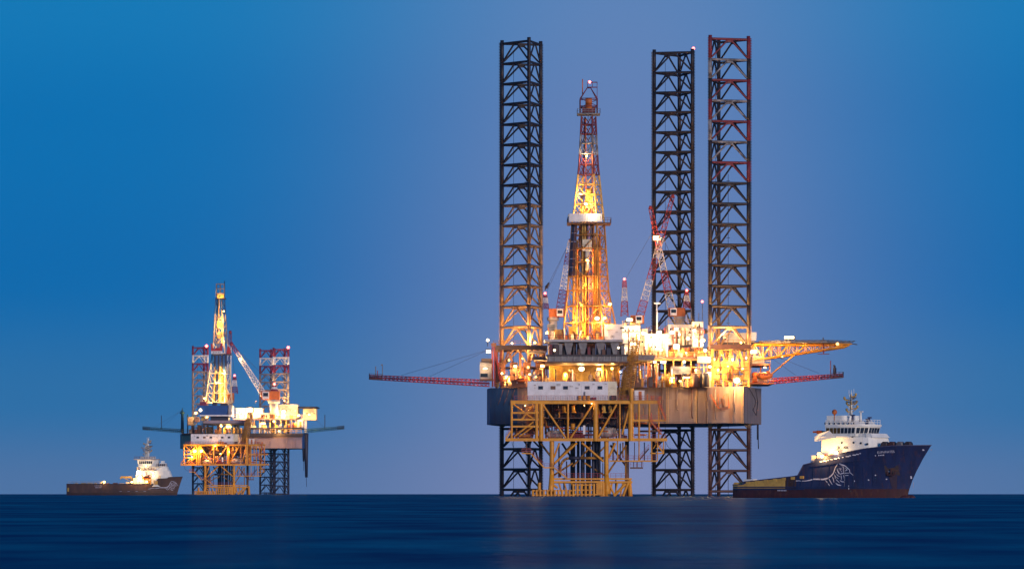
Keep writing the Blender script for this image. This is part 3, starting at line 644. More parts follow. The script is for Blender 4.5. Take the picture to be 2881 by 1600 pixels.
def dress(t):
    """the small plant, ducts, ladders, rails and bulkhead lamps that crowd the rig's decks"""
    zt = lambda py, Y: P(0, py, Y).z
    PAL = ['gold', 'brown', 'orange', 'dark', 'grey', 'cream', 'yellow_deep', 'leg_rust', 'dark', 'navy', 'red_rail', 'grey_lt']
    front = hull_y
    # shell plating, each plate a shallow slab on the slanted hull side
    def plate(x0, y0, x1, y1):
        o = rng(.02, .05); k = MB(); v = [P(x0, y1, hull_y(x0)-o), P(x1, y1, hull_y(x1)-o), P(x1, y0, hull_y(x1)-o), P(x0, y0, hull_y(x0)-o)]
        k.add(v+[p+Vector((0, .1, 0)) for p in v], [(0,1,2,3),(7,6,5,4),(0,4,5,1),(1,5,6,2),(2,6,7,3),(3,7,4,0)]); t.part('hull_plate', k, random.choice(['hull_tan', 'hull_tan', 'hull_dark', 'hull_pale']))
    for i in range(22):
        x0 = 1458 + i*22.8; x1 = x0+22.2
        for j in range(3):
            y0 = 1090 + j*33.5; y1 = y0 + 32.6; Y = front((x0+x1)/2) - .34
            if x1 > 1960: continue
            plate(x0, y0, x1, y1)
    for i in range(4):
        for j in range(3):
            x0 = 1992 + i*24.8; plate(x0, 1090+j*33.5, x0+24.3, 1122.6+j*33.5)
    # draught ladder, pipes and overboard lines on the shell
    for px in (1878, 1958, 2088):
        k = MB(); Y = front(px)-.9
        for dx in (-.25, .25): a = P(px, 1190, Y); k.bar(a+Vector((dx,0,0)), P(px, 1086, Y)+Vector((dx,0,0)), .07)
        for i in range(18): q = P(px, 1188-i*5.6, Y); k.bar(q-Vector((.25,0,0)), q+Vector((.25,0,0)), .05)
        t.part('shell_ladder', k, 'gold')
    for px, y1 in ((1862, 1180), (1905, 1150), (1946, 1172), (2012, 1176), (2066, 1160)):
        k = MB(); Y = front(px)-.85; k.tube(P(px, 1092, Y), P(px, y1, Y), .14, n=6); k.tube(P(px, y1, Y), P(px+3, y1+3, Y-.3), .18, n=6); t.part('overboard_pipe', k, random.choice(['brown', 'hull_dark', 'grey']))
    # stern deck
    for i in range(90):
        px = rng(1392, 2096); Y = front(px) + rng(.6, 4.5); y1 = 1089; m = random.choice(PAL); k = MB(); r = random.random()
        if r < .4:
            y0 = rng(1026, 1078); k.tube(P(px, y1, Y), P(px, y0, Y), rng(.06, .16), n=6); k.tube(P(px, y0, Y), P(px+rng(-12, 12), y0+rng(-2, 2), Y), rng(.06, .13), n=6); t.part('pipe', k, m)
        elif r < .6:
            y0 = rng(1040, 1080); x1 = px+rng(18, 60); k.tube(P(px, y0, Y), P(x1, y0, Y), rng(.08, .22), n=6)
            for f in (.2, .8): q = P(px+(x1-px)*f, y0, Y); k.bar(q, Vector((q.x, q.y, zt(1089, Y))), .12)
            t.part('pipe_run', k, m)
        elif r < .75:
            k.bar(P(px, y1, Y), P(px, rng(1045, 1070), Y), .12); q = P(px, 1058, Y); k.bar(q, q+Vector((rng(-1.5, 1.5), 0, 1.0)), .1); t.part('lamp_post', k, m)
        else:
            w = rng(3, 9); a, q = P(px, y1, Y), P(px+w, rng(1066, 1083), Y); k.box((a.x, Y, a.z), (q.x, Y+1, q.z)); k.box((a.x+.15, Y-.08, a.z+.2), (q.x-.15, Y+.01, (a.z+q.z)/2)); t.part('valve_cabinet', k, m)
    # ducts, ladders, cable trays and air units over the accommodation faces
    faces = [(1752, 918, 1800, 1003, 1191.9), (1815, 940, 1880, 1003, 1192.9), (1880, 914, 1950, 970, 1203.9), (1949, 906, 1979, 975, 1196.9)]
    for x0, y0, x1, y1, Y in faces:
        for i in range(11):
            px = rng(x0+2, x1-8); py = rng(y0+2, y1-10); k = MB(); r = random.random(); m = random.choice(['cream', 'gold', 'brown', 'grey', 'orange', 'dark'])
            if r < .35: k.tube(P(px, y1, Y-.2), P(px, py, Y-.2), rng(.06, .2), n=6); t.part('duct', k, m)
            elif r < .55:
                for dx in (-.2, .2): k.bar(P(px, y1, Y-.25)+Vector((dx,0,0)), P(px, y0, Y-.25)+Vector((dx,0,0)), .05)
                for j in range(int((y1-y0)/4)): q = P(px, y1-j*4, Y-.25); k.bar(q-Vector((.2,0,0)), q+Vector((.2,0,0)), .04)
                t.part('wall_ladder', k, m)
            elif r < .8: a, q = P(px, py+rng(3, 7), Y), P(px+rng(3, 8), py, Y); k.box((a.x, Y-.5, a.z), (q.x, Y, q.z)); t.part('air_unit', k, m)
            else: k.bar(P(x0, py, Y-.15), P(x1, py, Y-.15), .12, .2); t.part('cable_tray', k, m)
    # clutter standing on the roofs and the upper deck
    for i in range(60):
        px = rng(1752, 1990); Y = rng(1187.6, 1191); y1 = 1004 if i % 2 else random.choice([918, 940, 914]); y1 = y1 if i % 2 else (918 if px < 1800 else 938); Y = Y if i % 2 else rng(1194, 1200)
        k = MB(); m = random.choice(PAL); hgt = rng(5, 22)
        if random.random() < .6: k.tube(P(px, y1, Y), P(px+rng(-1, 1), y1-hgt, Y), rng(.05, .2), n=6); k.bar(P(px-2, y1-hgt*.8, Y), P(px+2, y1-hgt*.8, Y), .1)
        else: a, q = P(px, y1, Y), P(px+rng(3, 9), y1-hgt*.5, Y); k.box((a.x, Y, a.z), (q.x, Y+1, q.z)); k.box((a.x+.2, Y+.2, q.z), (q.x-.2, Y+.8, q.z+.4))
        t.part('deck_fitting', k, m)
    # scaffold lattice between the decks on the right
    for x0, y0, x1, y1, Y in ((1772, 1018, 1842, 1088, 1188.2), (1944, 1014, 1998, 1088, 1186.4), (2006, 984, 2060, 1086, 1187.5), (2062, 984, 2108, 1060, 1187.5)):
        nx, ny = max(2, int((x1-x0)/14)), max(2, int((y1-y0)/18))
        for i in range(nx+1): t.rod('scaffold_pole', P(x0+(x1-x0)*i/nx, y1, Y), P(x0+(x1-x0)*i/nx, y0, Y), .09, random.choice(['gold', 'brown', 'orange']))
        for j in range(ny): t.rod('scaffold_rail', P(x0, y0+(y1-y0)*j/ny, Y), P(x1, y0+(y1-y0)*j/ny, Y), .08, random.choice(['gold', 'brown', 'dark']))
    # small bulkhead lamps: they glow but throw little light
    spots = [(1412, 1050), (1432, 1012), (1470, 1008), (1508, 1060), (1560, 1046), (1575, 1062), (1612, 1058), (1660, 1052), (1705, 1060), (1745, 1046), (1760, 1062), (1800, 1040), (1820, 1056), (1848, 1046), (1872, 1040), (1880, 1066), (1948, 1056), (1968, 1068), (2010, 1010), (2032, 998), (2048, 1030), (2090, 1036), (2100, 1006), (2130, 1012), (1560, 985), (1740, 978), (1790, 990), (1830, 994), (1862, 984), (1930, 992), (1965, 990), (1764, 950), (1838, 960), (1868, 952), (1912, 940), (1936, 952), (1640, 1066), (1486, 1032)]
    for px, py in spots:
        Y = front(px) - .1 if py > 1009 and px > 1545 else (1189.5 if px > 1545 else 1201.4)
        if 1750 < px < 1985 and py < 1003: Y = 1189.2
        if px < 1750 and py < 1000: Y = 1164.4
        c = P(px, py, Y); k = MB(); k.box((c.x-.16, Y+.05, c.z-.16), (c.x+.16, Y+.3, c.z+.16)); o = t.part('bulkhead_lamp', k, 'dark'); e = MB(); e.ball((c.x, Y, c.z), rng(.18, .36), n=8, k=5); t.part('lens', e, random.choice(['lamp_white', 'lamp_amber', 'lamp_warm', 'lamp_cool']), o)
dress(RIG)

# ------------------------------------------------------------------ the near derrick (it skids on the cantilever, so it is a thing of its own)
def build_derrick(name, label, Y, prof, rot, bands, cfg):
    """prof: (py, left px, right px) from top to bottom"""
    f = math.cos(R(rot)) + math.sin(R(rot))
    base = prof[-1]; c0 = P((base[1]+base[2])/2, base[0], Y)
    t = Thing(name, label, 'derrick', c0)
    def at(py):
        for (y0, l0, r0), (y1, l1, r1) in zip(prof, prof[1:]):
            if y0 <= py <= y1:
                u = (py-y0)/(y1-y0); return (l0+(l1-l0)*u, r0+(r1-r0)*u)
        return prof[-1][1:]
    def corners(py, grow=1.0):
        l, r = at(py); c = P((l+r)/2, py, Y); w = (r-l)*K*Y/f*grow/2
        ux = Vector((math.cos(R(rot)), -math.sin(R(rot)), 0)); uy = Vector((math.sin(R(rot)), math.cos(R(rot)), 0))
        return [c + ux*sx*w + uy*sy*w for sx, sy in ((-1,-1),(1,-1),(1,1),(-1,1))]
    lv = cfg['levels']
    for y0, y1 in zip(lv, lv[1:]):
        A, B = corners(y0), corners(y1); m = bands((y0+y1)/2); m2 = m
        for j in range(4):
            q = (j+1) % 4
            t.rod('derrick_leg', A[j], B[j], cfg['r'], m)
            t.rod('girt', B[j], B[q], cfg['r']*0.62, m2)
            if j != 2 or cfg.get('back'):
                t.rod('diagonal', A[j], (B[j]+B[q])/2, cfg['r']*0.5, m2); t.rod('diagonal', A[q], (B[j]+B[q])/2, cfg['r']*0.5, m2)
    return t, corners, at

def near_derrick():
    prof = [(328, 1636, 1676), (464, 1629, 1683), (576, 1617, 1695), (631, 1609, 1701), (818, 1597, 1713), (910, 1587, 1732), (957, 1584, 1736)]
    lv = [328, 352, 378, 404, 434, 464, 492, 520, 548, 576, 604, 631, 662, 700, 738, 778, 818, 862, 910, 957]
    def bands(y): return 'red' if y < 380 else ('white_leg' if y < 440 else ('red' if y < 480 else ('gold' if y < 631 else 'yellow_deep')))
    Y = 1176
    t, corners, at = build_derrick('drilling_derrick', 'tall floodlit drilling derrick with a white windwall band, above the white cabin block', Y, prof, 19, bands, dict(levels=lv, r=0.25, back=True))
    # crown
    C = corners(321, 1.0); k = MB()
    a = P(1632, 322, Y); b = P(1680, 279, Y); wy = 2.3
    pts = [(a.x, Y-wy), (b.x, Y-wy), (b.x, Y+wy), (a.x, Y+wy)]
    cro = MB()
    for i in range(4):
        p, q = pts[i], pts[(i+1) % 4]
        cro.tube((*p, a.z), (*p, b.z), .16)
        for zz in (a.z, (a.z+b.z)/2, b.z): cro.tube((*p, zz), (*q, zz), .11)
        cro.tube((*p, a.z), (*q, (a.z+b.z)/2), .09); cro.tube((*q, (a.z+b.z)/2), (*p, b.z), .09)
    cro.box((a.x+.6, Y-1.5, a.z+.4), (b.x-.5, Y+1.5, a.z+2.0))
    co = t.part('crown_frame', cro, 'red')
    s = MB(); q = P(1656, 287, Y); s.tube(q+Vector((-.9,-1.6,0)), q+Vector((.9,-1.6,0)), 1.0, n=14); s.tube(q+Vector((-.9,-1.2,-1.4)), q+Vector((.9,-1.2,-1.4)), 0.8, n=14); t.part('crown_sheave', s, 'orange', co)
    s = MB(); top = P(1657, 248, Y)
    for p in pts: s.tube((*p, b.z), (top.x + (.5 if p[0] > top.x else -.5), Y, top.z), .12)
    s.tube((top.x-.5, Y, top.z), (top.x+.5, Y, top.z), .12); a2, b2 = P(1653, 246, Y), P(1680, 232, Y)
    for x in (a2.x, (a2.x+b2.x)/2, b2.x):
        for yy in (Y-.8, Y+.8): s.tube((x, yy, a2.z), (x, yy, b2.z), .06)
    for zz in (a2.z, b2.z):
        for yy in (Y-.8, Y+.8): s.tube((a2.x, yy, zz), (b2.x, yy, zz), .07)
    s.tube((b2.x, Y, a2.z), (b2.x, Y, b.z), .07); t.part('gin_pole', s, 'red', co)
    e = MB(); e.ball(P(1659, 231, Y-.8), .38); t.part('beacon', e, 'lamp_red', co)
    s = MB(); s.tube(P(1639, 268, Y), P(1639, 223, Y), .14); t.part('aerial', s, 'orange', co)
    def platform(y, x0, x1, dep, m, nm, hrail=1.2, thick=3):
        a, b = P(x0, y, Y), P(x1, y, Y); k = MB(); k.box((a.x, Y-dep, a.z-thick*.1), (b.x, Y+dep, a.z)); o = t.part(nm, k, m)
        g = MB(); z = Vector((0,0,0)); railing(g, [Vector((a.x, Y+dep, a.z)), Vector((a.x, Y-dep, a.z)), Vector((b.x, Y-dep, a.z)), Vector((b.x, Y+dep, a.z))], h=hrail, step=.9, r=.045); t.part('railing', g, m, o); return o
    platform(321, 1624, 1688, 3.2, 'grey', 'crown_platform')
    # monkey board and its white windwall
    mo = platform(629, 1596, 1718, 5.6, 'brown', 'monkey_board', 1.3)
    w = MB()
    for i in range(30):
        x0 = 1600 + i*3.07; d = .12*(i % 2); a, b = P(x0, 627, Y), P(x0+3.07, 605, Y); w.box((a.x, Y-5.75-d, a.z), (b.x, Y-5.5, b.z))
    for i in range(12):
        d = .12*(i % 2); a, b = P(1599, 627, Y), P(1601, 606, Y); w.box((a.x-d, Y-5.5+i*.9, a.z), (b.x, Y-4.6+i*.9, b.z))
    t.part('windwall', w, 'white', mo)
    # dark windwall panels of the lower left face
    A, B, D, E2 = corners(634)[0], corners(634)[1], corners(770)[0], corners(770)[1]
    for i in range(6):
        y0, y1 = 634 + i*24, 634 + i*24 + 22.5; Q0, Q1 = corners(y0), corners(y1); off = Vector((-math.sin(R(19)), -math.cos(R(19)), 0))*.25
        for s0, s1, mm in ((0.0, .12, 'navy'), (.13, .22, 'brown')):
            k = MB(); p = [Q0[0].lerp(Q0[1], s0)+off, Q0[0].lerp(Q0[1], s1)+off, Q1[0].lerp(Q1[1], s1)+off, Q1[0].lerp(Q1[1], s0)+off]
            k.add([*p, *[v - off*.4 for v in p]], [(0,3,2,1),(4,5,6,7),(0,1,5,4),(1,2,6,5),(2,3,7,6),(3,0,4,7)]); t.part('windwall_panel', k, mm)
    # racked drill pipe, guide rails, top drive, travelling block
    for i in range(64):
        px = random.choice([rng(1612, 1648), rng(1634, 1672), rng(1668, 1690)]); yt = rng(560, 640) if 1634 < px < 1672 else rng(640, 700); Yp = Y + rng(-2.6, 2.4)
        t.rod('drill_pipe', P(px+rng(-2, 2), 948, Yp), P(px, yt, Yp), 0.16, random.choice(['gold', 'brown', 'yellow', 'gold', 'orange']))
    for px in (1650, 1668): t.rod('guide_rail', P(px, 950, Y-1.2), P(px-2, 335, Y-1.2), 0.16, 'orange')
    k = MB(); q = P(1658, 560, Y-1.4); k.box((q.x-1.0, Y-2.2, q.z-2.5), (q.x+1.0, Y-.8, q.z+1.5)); k.tube(q+Vector((0,0,1.5)), q+Vector((0,0,3)), .8); k.tube(q-Vector((0,0,6)), q-Vector((0,0,2.5)), .35); t.part('top_drive', k, 'gold')
    for px in (1654, 1657, 1661, 1664): t.rod('drilling_line', P(px, 540, Y-1.4), P(px, 300, Y-.6), 0.05, 'navy')
    k = MB(); q = P(1652, 690, Y-2.4); k.box((q.x-1.3, Y-3.2, q.z-1.6), (q.x+1.3, Y-2, q.z+1.6)); k.tube(q-Vector((0,.8,7)), q-Vector((0,.8,1.6)), .55); t.part('pipe_handler', k, 'cream')
    for y in (700, 778, 862): platform(y, at(y)[0]+4, at(y)[1]-22, 3.2, 'brown', 'inner_platform', 1.0, 1.2)
    # ladder tower on the right side
    k = MB(); lattice(k, P(1712, 940, Y-2), P(1694, 640, Y-1), 1.6, 1.4, 22, .08, .06); t.part('ladder_tower', k, 'yellow_deep')
    # drill floor
    a, b = P(1531, 964, Y), P(1752, 957.5, Y); k = MB(); k.box((a.x, Y-8, a.z), (b.x, Y+9, b.z)); fo = t.part('drill_floor', k, 'grey_lt')
    for px in (1560, 1600, 1640, 1690, 1730):
        k = MB(); q = P(px, 964, Y-7.5); k.add([q+Vector((-1.2,0,0)), q+Vector((1.2,0,0)), q+Vector((.5,0,-3.1)), q+Vector((-.5,0,-3.1)), q+Vector((-1.2,1,0)), q+Vector((1.2,1,0)), q+Vector((.5,1,-3.1)), q+Vector((-.5,1,-3.1))],
            [(0,3,2,1),(4,5,6,7),(0,1,5,4),(1,2,6,5),(2,3,7,6),(3,0,4,7)]); t.part('floor_bracket', k, 'grey', fo)
    g = MB(); railing(g, [P(1533, 957.5, Y-7.9), P(1690, 957.5, Y-7.9)], h=1.5, step=1.3, r=.05); t.part('floor_railing', g, 'red', fo)
    t.pbox('doghouse', 1600, 918, 1622, 957.5, Y-4.5, Y-1, 'yellow_deep'); t.pbox('driller_cabin', 1672, 934, 1692, 957.5, Y-6, Y-2, 'orange')
    k = MB(); q = P(1682, 940, Y-6.2); k.tube(q, q+Vector((0,.8,0)), .9, n=14); t.part('drum', k, 'brown')
    t.pbox('shaker_house', 1560, 926, 1590, 957.5, Y-3, Y+3, 'gold'); t.pbox('louvre_house', 1540, 912, 1562, 930, Y-2, Y+2, 'cream')
    for i in range(4): t.pbox('louvre', 1541, 914+i*4, 1561, 915.5+i*4, Y-2.2, Y-1.9, 'dark')
    for i in range(22):
        px = rng(1538, 1690); yt = rng(905, 948); m = random.choice(['gold', 'gold', 'yellow', 'orange', 'brown', 'cream']); k = MB(); Yp = Y - rng(3, 7)
        if random.random() < .6: k.tube(P(px, 957, Yp), P(px+rng(-6, 6), yt, Yp), rng(.12, .3))
        else:
            a, b = P(px, 957, Yp), P(px+rng(5, 10), rng(938, 950), Yp); k.box((a.x, Yp, a.z), (b.x, Yp+1.2, b.z))
        t.part('floor_fitting', k, m)
    L = t.lamp
    L(1648, 574, Y-4, 4, 8470, 'white'); L(1632, 545, Y-2, 2, 6050, 'amber'); L(1672, 500, Y-2.5, 1.8, 5445, 'amber'); L(1650, 440, Y-2, 1.6, 3025, 'white'); L(1668, 600, Y-7, 2.5, 3146, 'white', look=(0, 1, .2))
    L(1655, 730, Y-4.2, 2.4, 7260, 'amber', look=(0, 1, -.4)); L(1630, 860, Y-5, 2.4, 8470, 'amber', look=(0, 1, 0)); L(1680, 895, Y-6.3, 6, 10890, 'white'); L(1701, 894, Y-6, 4.5, 6050, 'amber')
    L(1716, 855, Y-3, 3.5, 4840, 'amber', kind='lamp'); L(1612, 900, Y-5, 2.5, 7260, 'amber', look=(0, 1, 0)); L(1660, 800, Y-4.5, 2.2, 7260, 'amber', look=(0, 1, -.2)); L(1640, 935, Y-7, 2.2, 6050, 'amber', look=(0, 1, 0))
    return t
near_derrick()

# ------------------------------------------------------------------ cranes, burner booms, container, lifeboat
def crane(name, label, Y, base, tip, post, w, nb, pattern, lampat=None, ped=None, mats=('red_boom', 'white_boom'), cab=True, hook=None, scale=1.0):
    b0 = P(*base, Y); t0 = P(*tip, Y); p0 = P(*post, Y)
    pb = P(ped[0], ped[1], Y) if ped else b0 - Vector((0,0,4))
    t = Thing(name, label, 'crane', pb)
    k = MB(); k.tube(pb, Vector((pb.x, Y, b0.z-.8*scale)), 1.2*scale, n=14); k.tube(Vector((pb.x, Y, b0.z-1.6*scale)), Vector((pb.x, Y, b0.z-.6*scale)), 1.7*scale, n=14); t.part('pedestal', k, 'grey_lt')
    k = MB(); x0 = min(pb.x, b0.x)-1.2*scale; x1 = max(pb.x, b0.x)+1.6*scale
    k.box((x0, Y-1.6*scale, b0.z-.6*scale), (x1, Y+1.6*scale, b0.z+1.8*scale)); t.part('machinery_house', k, 'orange')
    if cab:
        k = MB(); k.box((b0.x-.8*scale, Y-3*scale, b0.z-.4*scale), (b0.x+1*scale, Y-1.6*scale, b0.z+1.6*scale)); o = t.part('operator_cab', k, 'white')
        g = MB(); g.box((b0.x-.6*scale, Y-3.04*scale, b0.z+.3*scale), (b0.x+.8*scale, Y-2.98*scale, b0.z+1.3*scale)); t.part('window', g, 'glass', o)
    # lattice boom, each painted length a part
    n = len(pattern)
    for i, ch in enumerate(pattern):
        u, v = i/n, (i+1)/n; wa = w*(1-.55*u); wb = w*(1-.55*v); k = MB()
        lattice(k, b0.lerp(t0, u), b0.lerp(t0, v), wa, wb, max(2, nb//n), 0.105*scale, .07*scale); t.part('boom_section', k, mats[0] if ch == 'r' else mats[1])
    k = MB(); k.tube(t0-Vector((.4*scale,0,0)), t0+Vector((.4*scale,0,0)), .55*scale, n=10); t.part('boom_head', k, mats[0])
    # A-frame
    hw = 1.5*scale; foot = Vector((p0.x, Y, b0.z+1.6*scale)); third = (p0.z-foot.z)
    for zA, zB, mm in ((0, .42, mats[0]), (.42, .8, mats[1]), (.8, 1, mats[0])):
        k = MB(); lattice(k, foot+Vector((0,0,third*zA)), foot+Vector((0,0,third*zB)), 2.0*scale*(1-.55*zA), 2.0*scale*(1-.55*zB), 3, .13*scale, .09*scale); t.part('gantry_section', k, mm)
    e = MB(); e.ball(p0+Vector((0,0,.5*scale)), .38*scale); t.part('beacon', e, 'lamp_red')
    k = MB()
    for yy in (-.35, .35): k.tube(p0+Vector((0,yy,0)), t0+Vector((0,yy,0)), .045*scale, n=4)
    k.tube(t0+Vector((.3,0,0)), b0.lerp(t0, .2)+Vector((0,-.8*scale,0)), .035*scale, n=4); t.part('pendant_wire', k, 'dark')
    if hook:
        q = P(*hook, Y); k = MB(); k.tube(q+Vector((-.5,0,-.9)), q+Vector((.4,0,.6)), .5, .25); k.tube(q+Vector((-.8,0,-1.5)), q+Vector((-.5,0,-.9)), .2); t.part('hook_block', k, 'dark')
        k = MB(); k.tube(q+Vector((.4,0,.6)), t0, .04, n=4); t.part('hoist_wire', k, 'dark')
    if lampat: t.lamp(*lampat[:2], Y-1.2, *lampat[2:])
    return t
crane('pedestal_crane', 'red and white lattice crane whose boom leans right, left of the rear rig leg', 1206, (1796, 905), (1893, 552), (1757, 790), 2.2, 24, 'rwrwrr', ped=(1786, 985))
cB = crane('pedestal_crane', 'red and white lattice crane whose boom leans left in front of the rear rig leg', 1210, (1893, 884), (1830, 584), (1932, 822), 2.2, 20, 'wrwrr', lampat=(1846, 669, 9, 9000, 'warm'), ped=(1912, 985))
crane('pedestal_crane', 'pale pink and white lattice crane standing half behind the floodlit derrick', 1225, (1574, 886), (1604, 677), (1534, 830), 2.4, 18, 'rrwwrw', ped=(1556, 1000), hook=(1541, 801), mats=('maroon', 'white'))

def burner_boom(name, label, Y, root, tip, hr, ht_, mroot, mtip, stays, wire_to, nseg=16, ends=()):
    """root/tip: (px, py of mid height)"""
    a, b = P(*root, Y), P(*tip, Y); t = Thing(name, label, 'flare boom', a)
    for i in range(6):
        u, v = i/6, (i+1)/6; k = MB(); q = max(2, nseg//6)
        lattice(k, a.lerp(b, u), a.lerp(b, v), hr+(ht_-hr)*u, hr+(ht_-hr)*v, q, .13, .085, da=2.0, db=2.0)
        k.tube(a.lerp(b, u)+Vector((0,0,-.1)), a.lerp(b, v)+Vector((0,0,-.1)), .16, n=6); k.tube(a.lerp(b, u)+Vector((0,.6,.1)), a.lerp(b, v)+Vector((0,.6,.1)), .12, n=6)
        t.part('boom_section', k, mroot if u < .55 else mtip)
    k = MB(); d = (b-a).normalized(); e = b - d*3.6
    k.bar(e-Vector((0,0,.4)), b-Vector((0,0,.4)), 2.6, .25); t.part('end_platform', k, 'navy' if mtip == 'teal' else 'dark')
    g = MB(); z = Vector((0,0,-.3)); railing(g, [e+Vector((0,-1.3,0))+z, b+Vector((0,-1.3,0))+z, b+Vector((0,1.3,0))+z], h=1.3, step=1.2, r=.06); t.part('railing', g, 'navy' if mtip == 'teal' else 'dark')
    for px, y0, y1, r, m, head in ends:
        k = MB(); k.tube(P(px, y0, Y), P(px, y1, Y), r, n=6)
        if head: k.bar(P(px-4, y1, Y), P(px+1, y1, Y), .35)
        t.part('burner_pipe', k, m)
    k = MB()
    for px, py in stays: k.tube(P(px, py, Y), P(*wire_to, Y), .05, n=4)
    t.part('stay_wire', k, 'navy')
    return t
burner_boom('burner_boom', 'long red flare boom reaching out left from the near rig', 1203, (1378, 1078), (1039, 1060.5), 1.7, 1.1, 'red_bright', 'maroon', [(1129, 1055), (1205, 1060)], (1374, 984), 30,
            [(1057, 1062, 1030, .13, 'grey', False), (1076, 1058, 1026, .1, 'grey', True), (1062, 1060, 1042, .12, 'maroon', False)])
burner_boom('burner_boom', 'red flare boom reaching out right from the near rig, below the helideck', 1200, (2168, 1072), (2372, 1056), 1.5, 1.0, 'red_bright', 'maroon', [(2305, 1050), (2240, 1056)], (2140, 985), 24,
            [(2337, 1056, 1014, .12, 'red', False), (2345, 1054, 1034, .12, 'navy', False), (2352, 1054, 1034, .12, 'navy', False), (2348, 1052, 1028, .3, 'navy', True)])

def container(name, label, x0, y0, x1, y1, Y, dep, m, text=None, skew=0.0):
    a, b = P(x0, y1, Y), P(x1, y0, Y); t = Thing(name, label, 'container', (a.x, Y, a.z))
    k = MB(); n = max(8, int((b.x-a.x)/.34)); w = (b.x-a.x)/n
    for i in range(n):
        d = .10*(i % 2); k.box((a.x+i*w, Y+d, a.z+.12), (a.x+(i+1)*w, Y+dep, b.z-.12))
    bo = t.part('corrugated_body', k, m)
    for x in (a.x, b.x-.16): t.box('corner_post', (x-.02, Y-.06, a.z), (x+.18, Y+dep+.06, b.z), m)
    t.box('top_rail', (a.x+.17, Y-.05, b.z-.13), (b.x-.17, Y+dep+.05, b.z-.01), m); t.box('bottom_rail', (a.x+.17, Y-.05, a.z+.01), (b.x-.17, Y+dep+.05, a.z+.13), m)
    return t, a, b
ct, ca, cb = container('cargo_container', 'white corrugated cargo container with small dark markings beside the derrick foot', 1694, 912, 1750, 956, 1170, 6, 'white')
for zx, zy, s_, tx in ((.33, .64, .62, 'TAC'), (.50, .64, .5, '4-2'), (.52, .22, .95, '(II)'), (.18, .17, .5, 'MAX'), (.74, .5, .4, 'GW'), (.93, .70, .5, 'A')):
    me = text_mesh(tx, s_); me.materials.append(M['ink']); o = ct._put('lettering', me, Matrix.Translation((ca.x+(cb.x-ca.x)*zx, 1169.93, ca.z+(cb.z-ca.z)*zy)) @ Matrix.Rotation(R(90), 4, 'X'), None)
ct.box('lamp_bracket', (cb.x-.5, 1169.4, cb.z-1.2), (cb.x+.6, 1169.9, cb.z-.8), 'ink')
container('cargo_container', 'orange cargo container standing on the drill floor left of the derrick', 1566, 944, 1596, 957.3, 1170.5, 2.4, 'orange')
container('cargo_container', 'brown container on the lower stern deck left of the white cabin block', 1440, 1070, 1478, 1088.6, 1197, 3, 'brown')

def lifeboat(name, label, cx, cy, Y, L, m='orange'):
    c = P(cx, cy, Y); t = Thing(name, label, 'lifeboat', c)
    b = MB(); n = 12; secs = []
    for i in range(n+1):
        u = i/n*2-1; w = (1-abs(u)**2.6)**.6; r = L*.2*max(w, .08); secs.append((c.x+u*L/2, r))
    vs = []; k = 12
    for x, r in secs:
        for j in range(k):
            a = 2*math.pi*j/k; vs.append((x, Y+math.cos(a)*r, c.z+math.sin(a)*r*(.95 if math.sin(a) > 0 else 1.1)))
    fs = [(i*k+j, i*k+(j+1) % k, (i+1)*k+(j+1) % k, (i+1)*k+j) for i in range(n) for j in range(k)] + [tuple(range(k)), tuple(n*k+j for j in range(k))[::-1]]
    b.add(vs, fs, 0, True); t.part('hull', b, m)
    k2 = MB(); k2.box((c.x+L*.12, Y-.8, c.z+L*.15), (c.x+L*.32, Y+.8, c.z+L*.27)); t.part('conning_tower', k2, m)
    for i in range(4): t.box('window', (c.x-L*.3+i*L*.14, Y-L*.2-.02, c.z+.1), (c.x-L*.3+i*L*.14+.35, Y-L*.16, c.z+.45), 'glass')
    for s in (-.35, .35): t.bar('davit', (c.x+s*L, Y+.6, c.z-L*.3), (c.x+s*L, Y+.3, c.z+L*.36), .25, 'white')
    return t
lifeboat('lifeboat', 'orange enclosed lifeboat at the right edge of the near rig', 2150, 1056, 1195.5, 5.0)
lifeboat('lifeboat', 'orange enclosed lifeboat hung at the left corner of the near rig', 1466, 1068, 1196.4, 3.2)

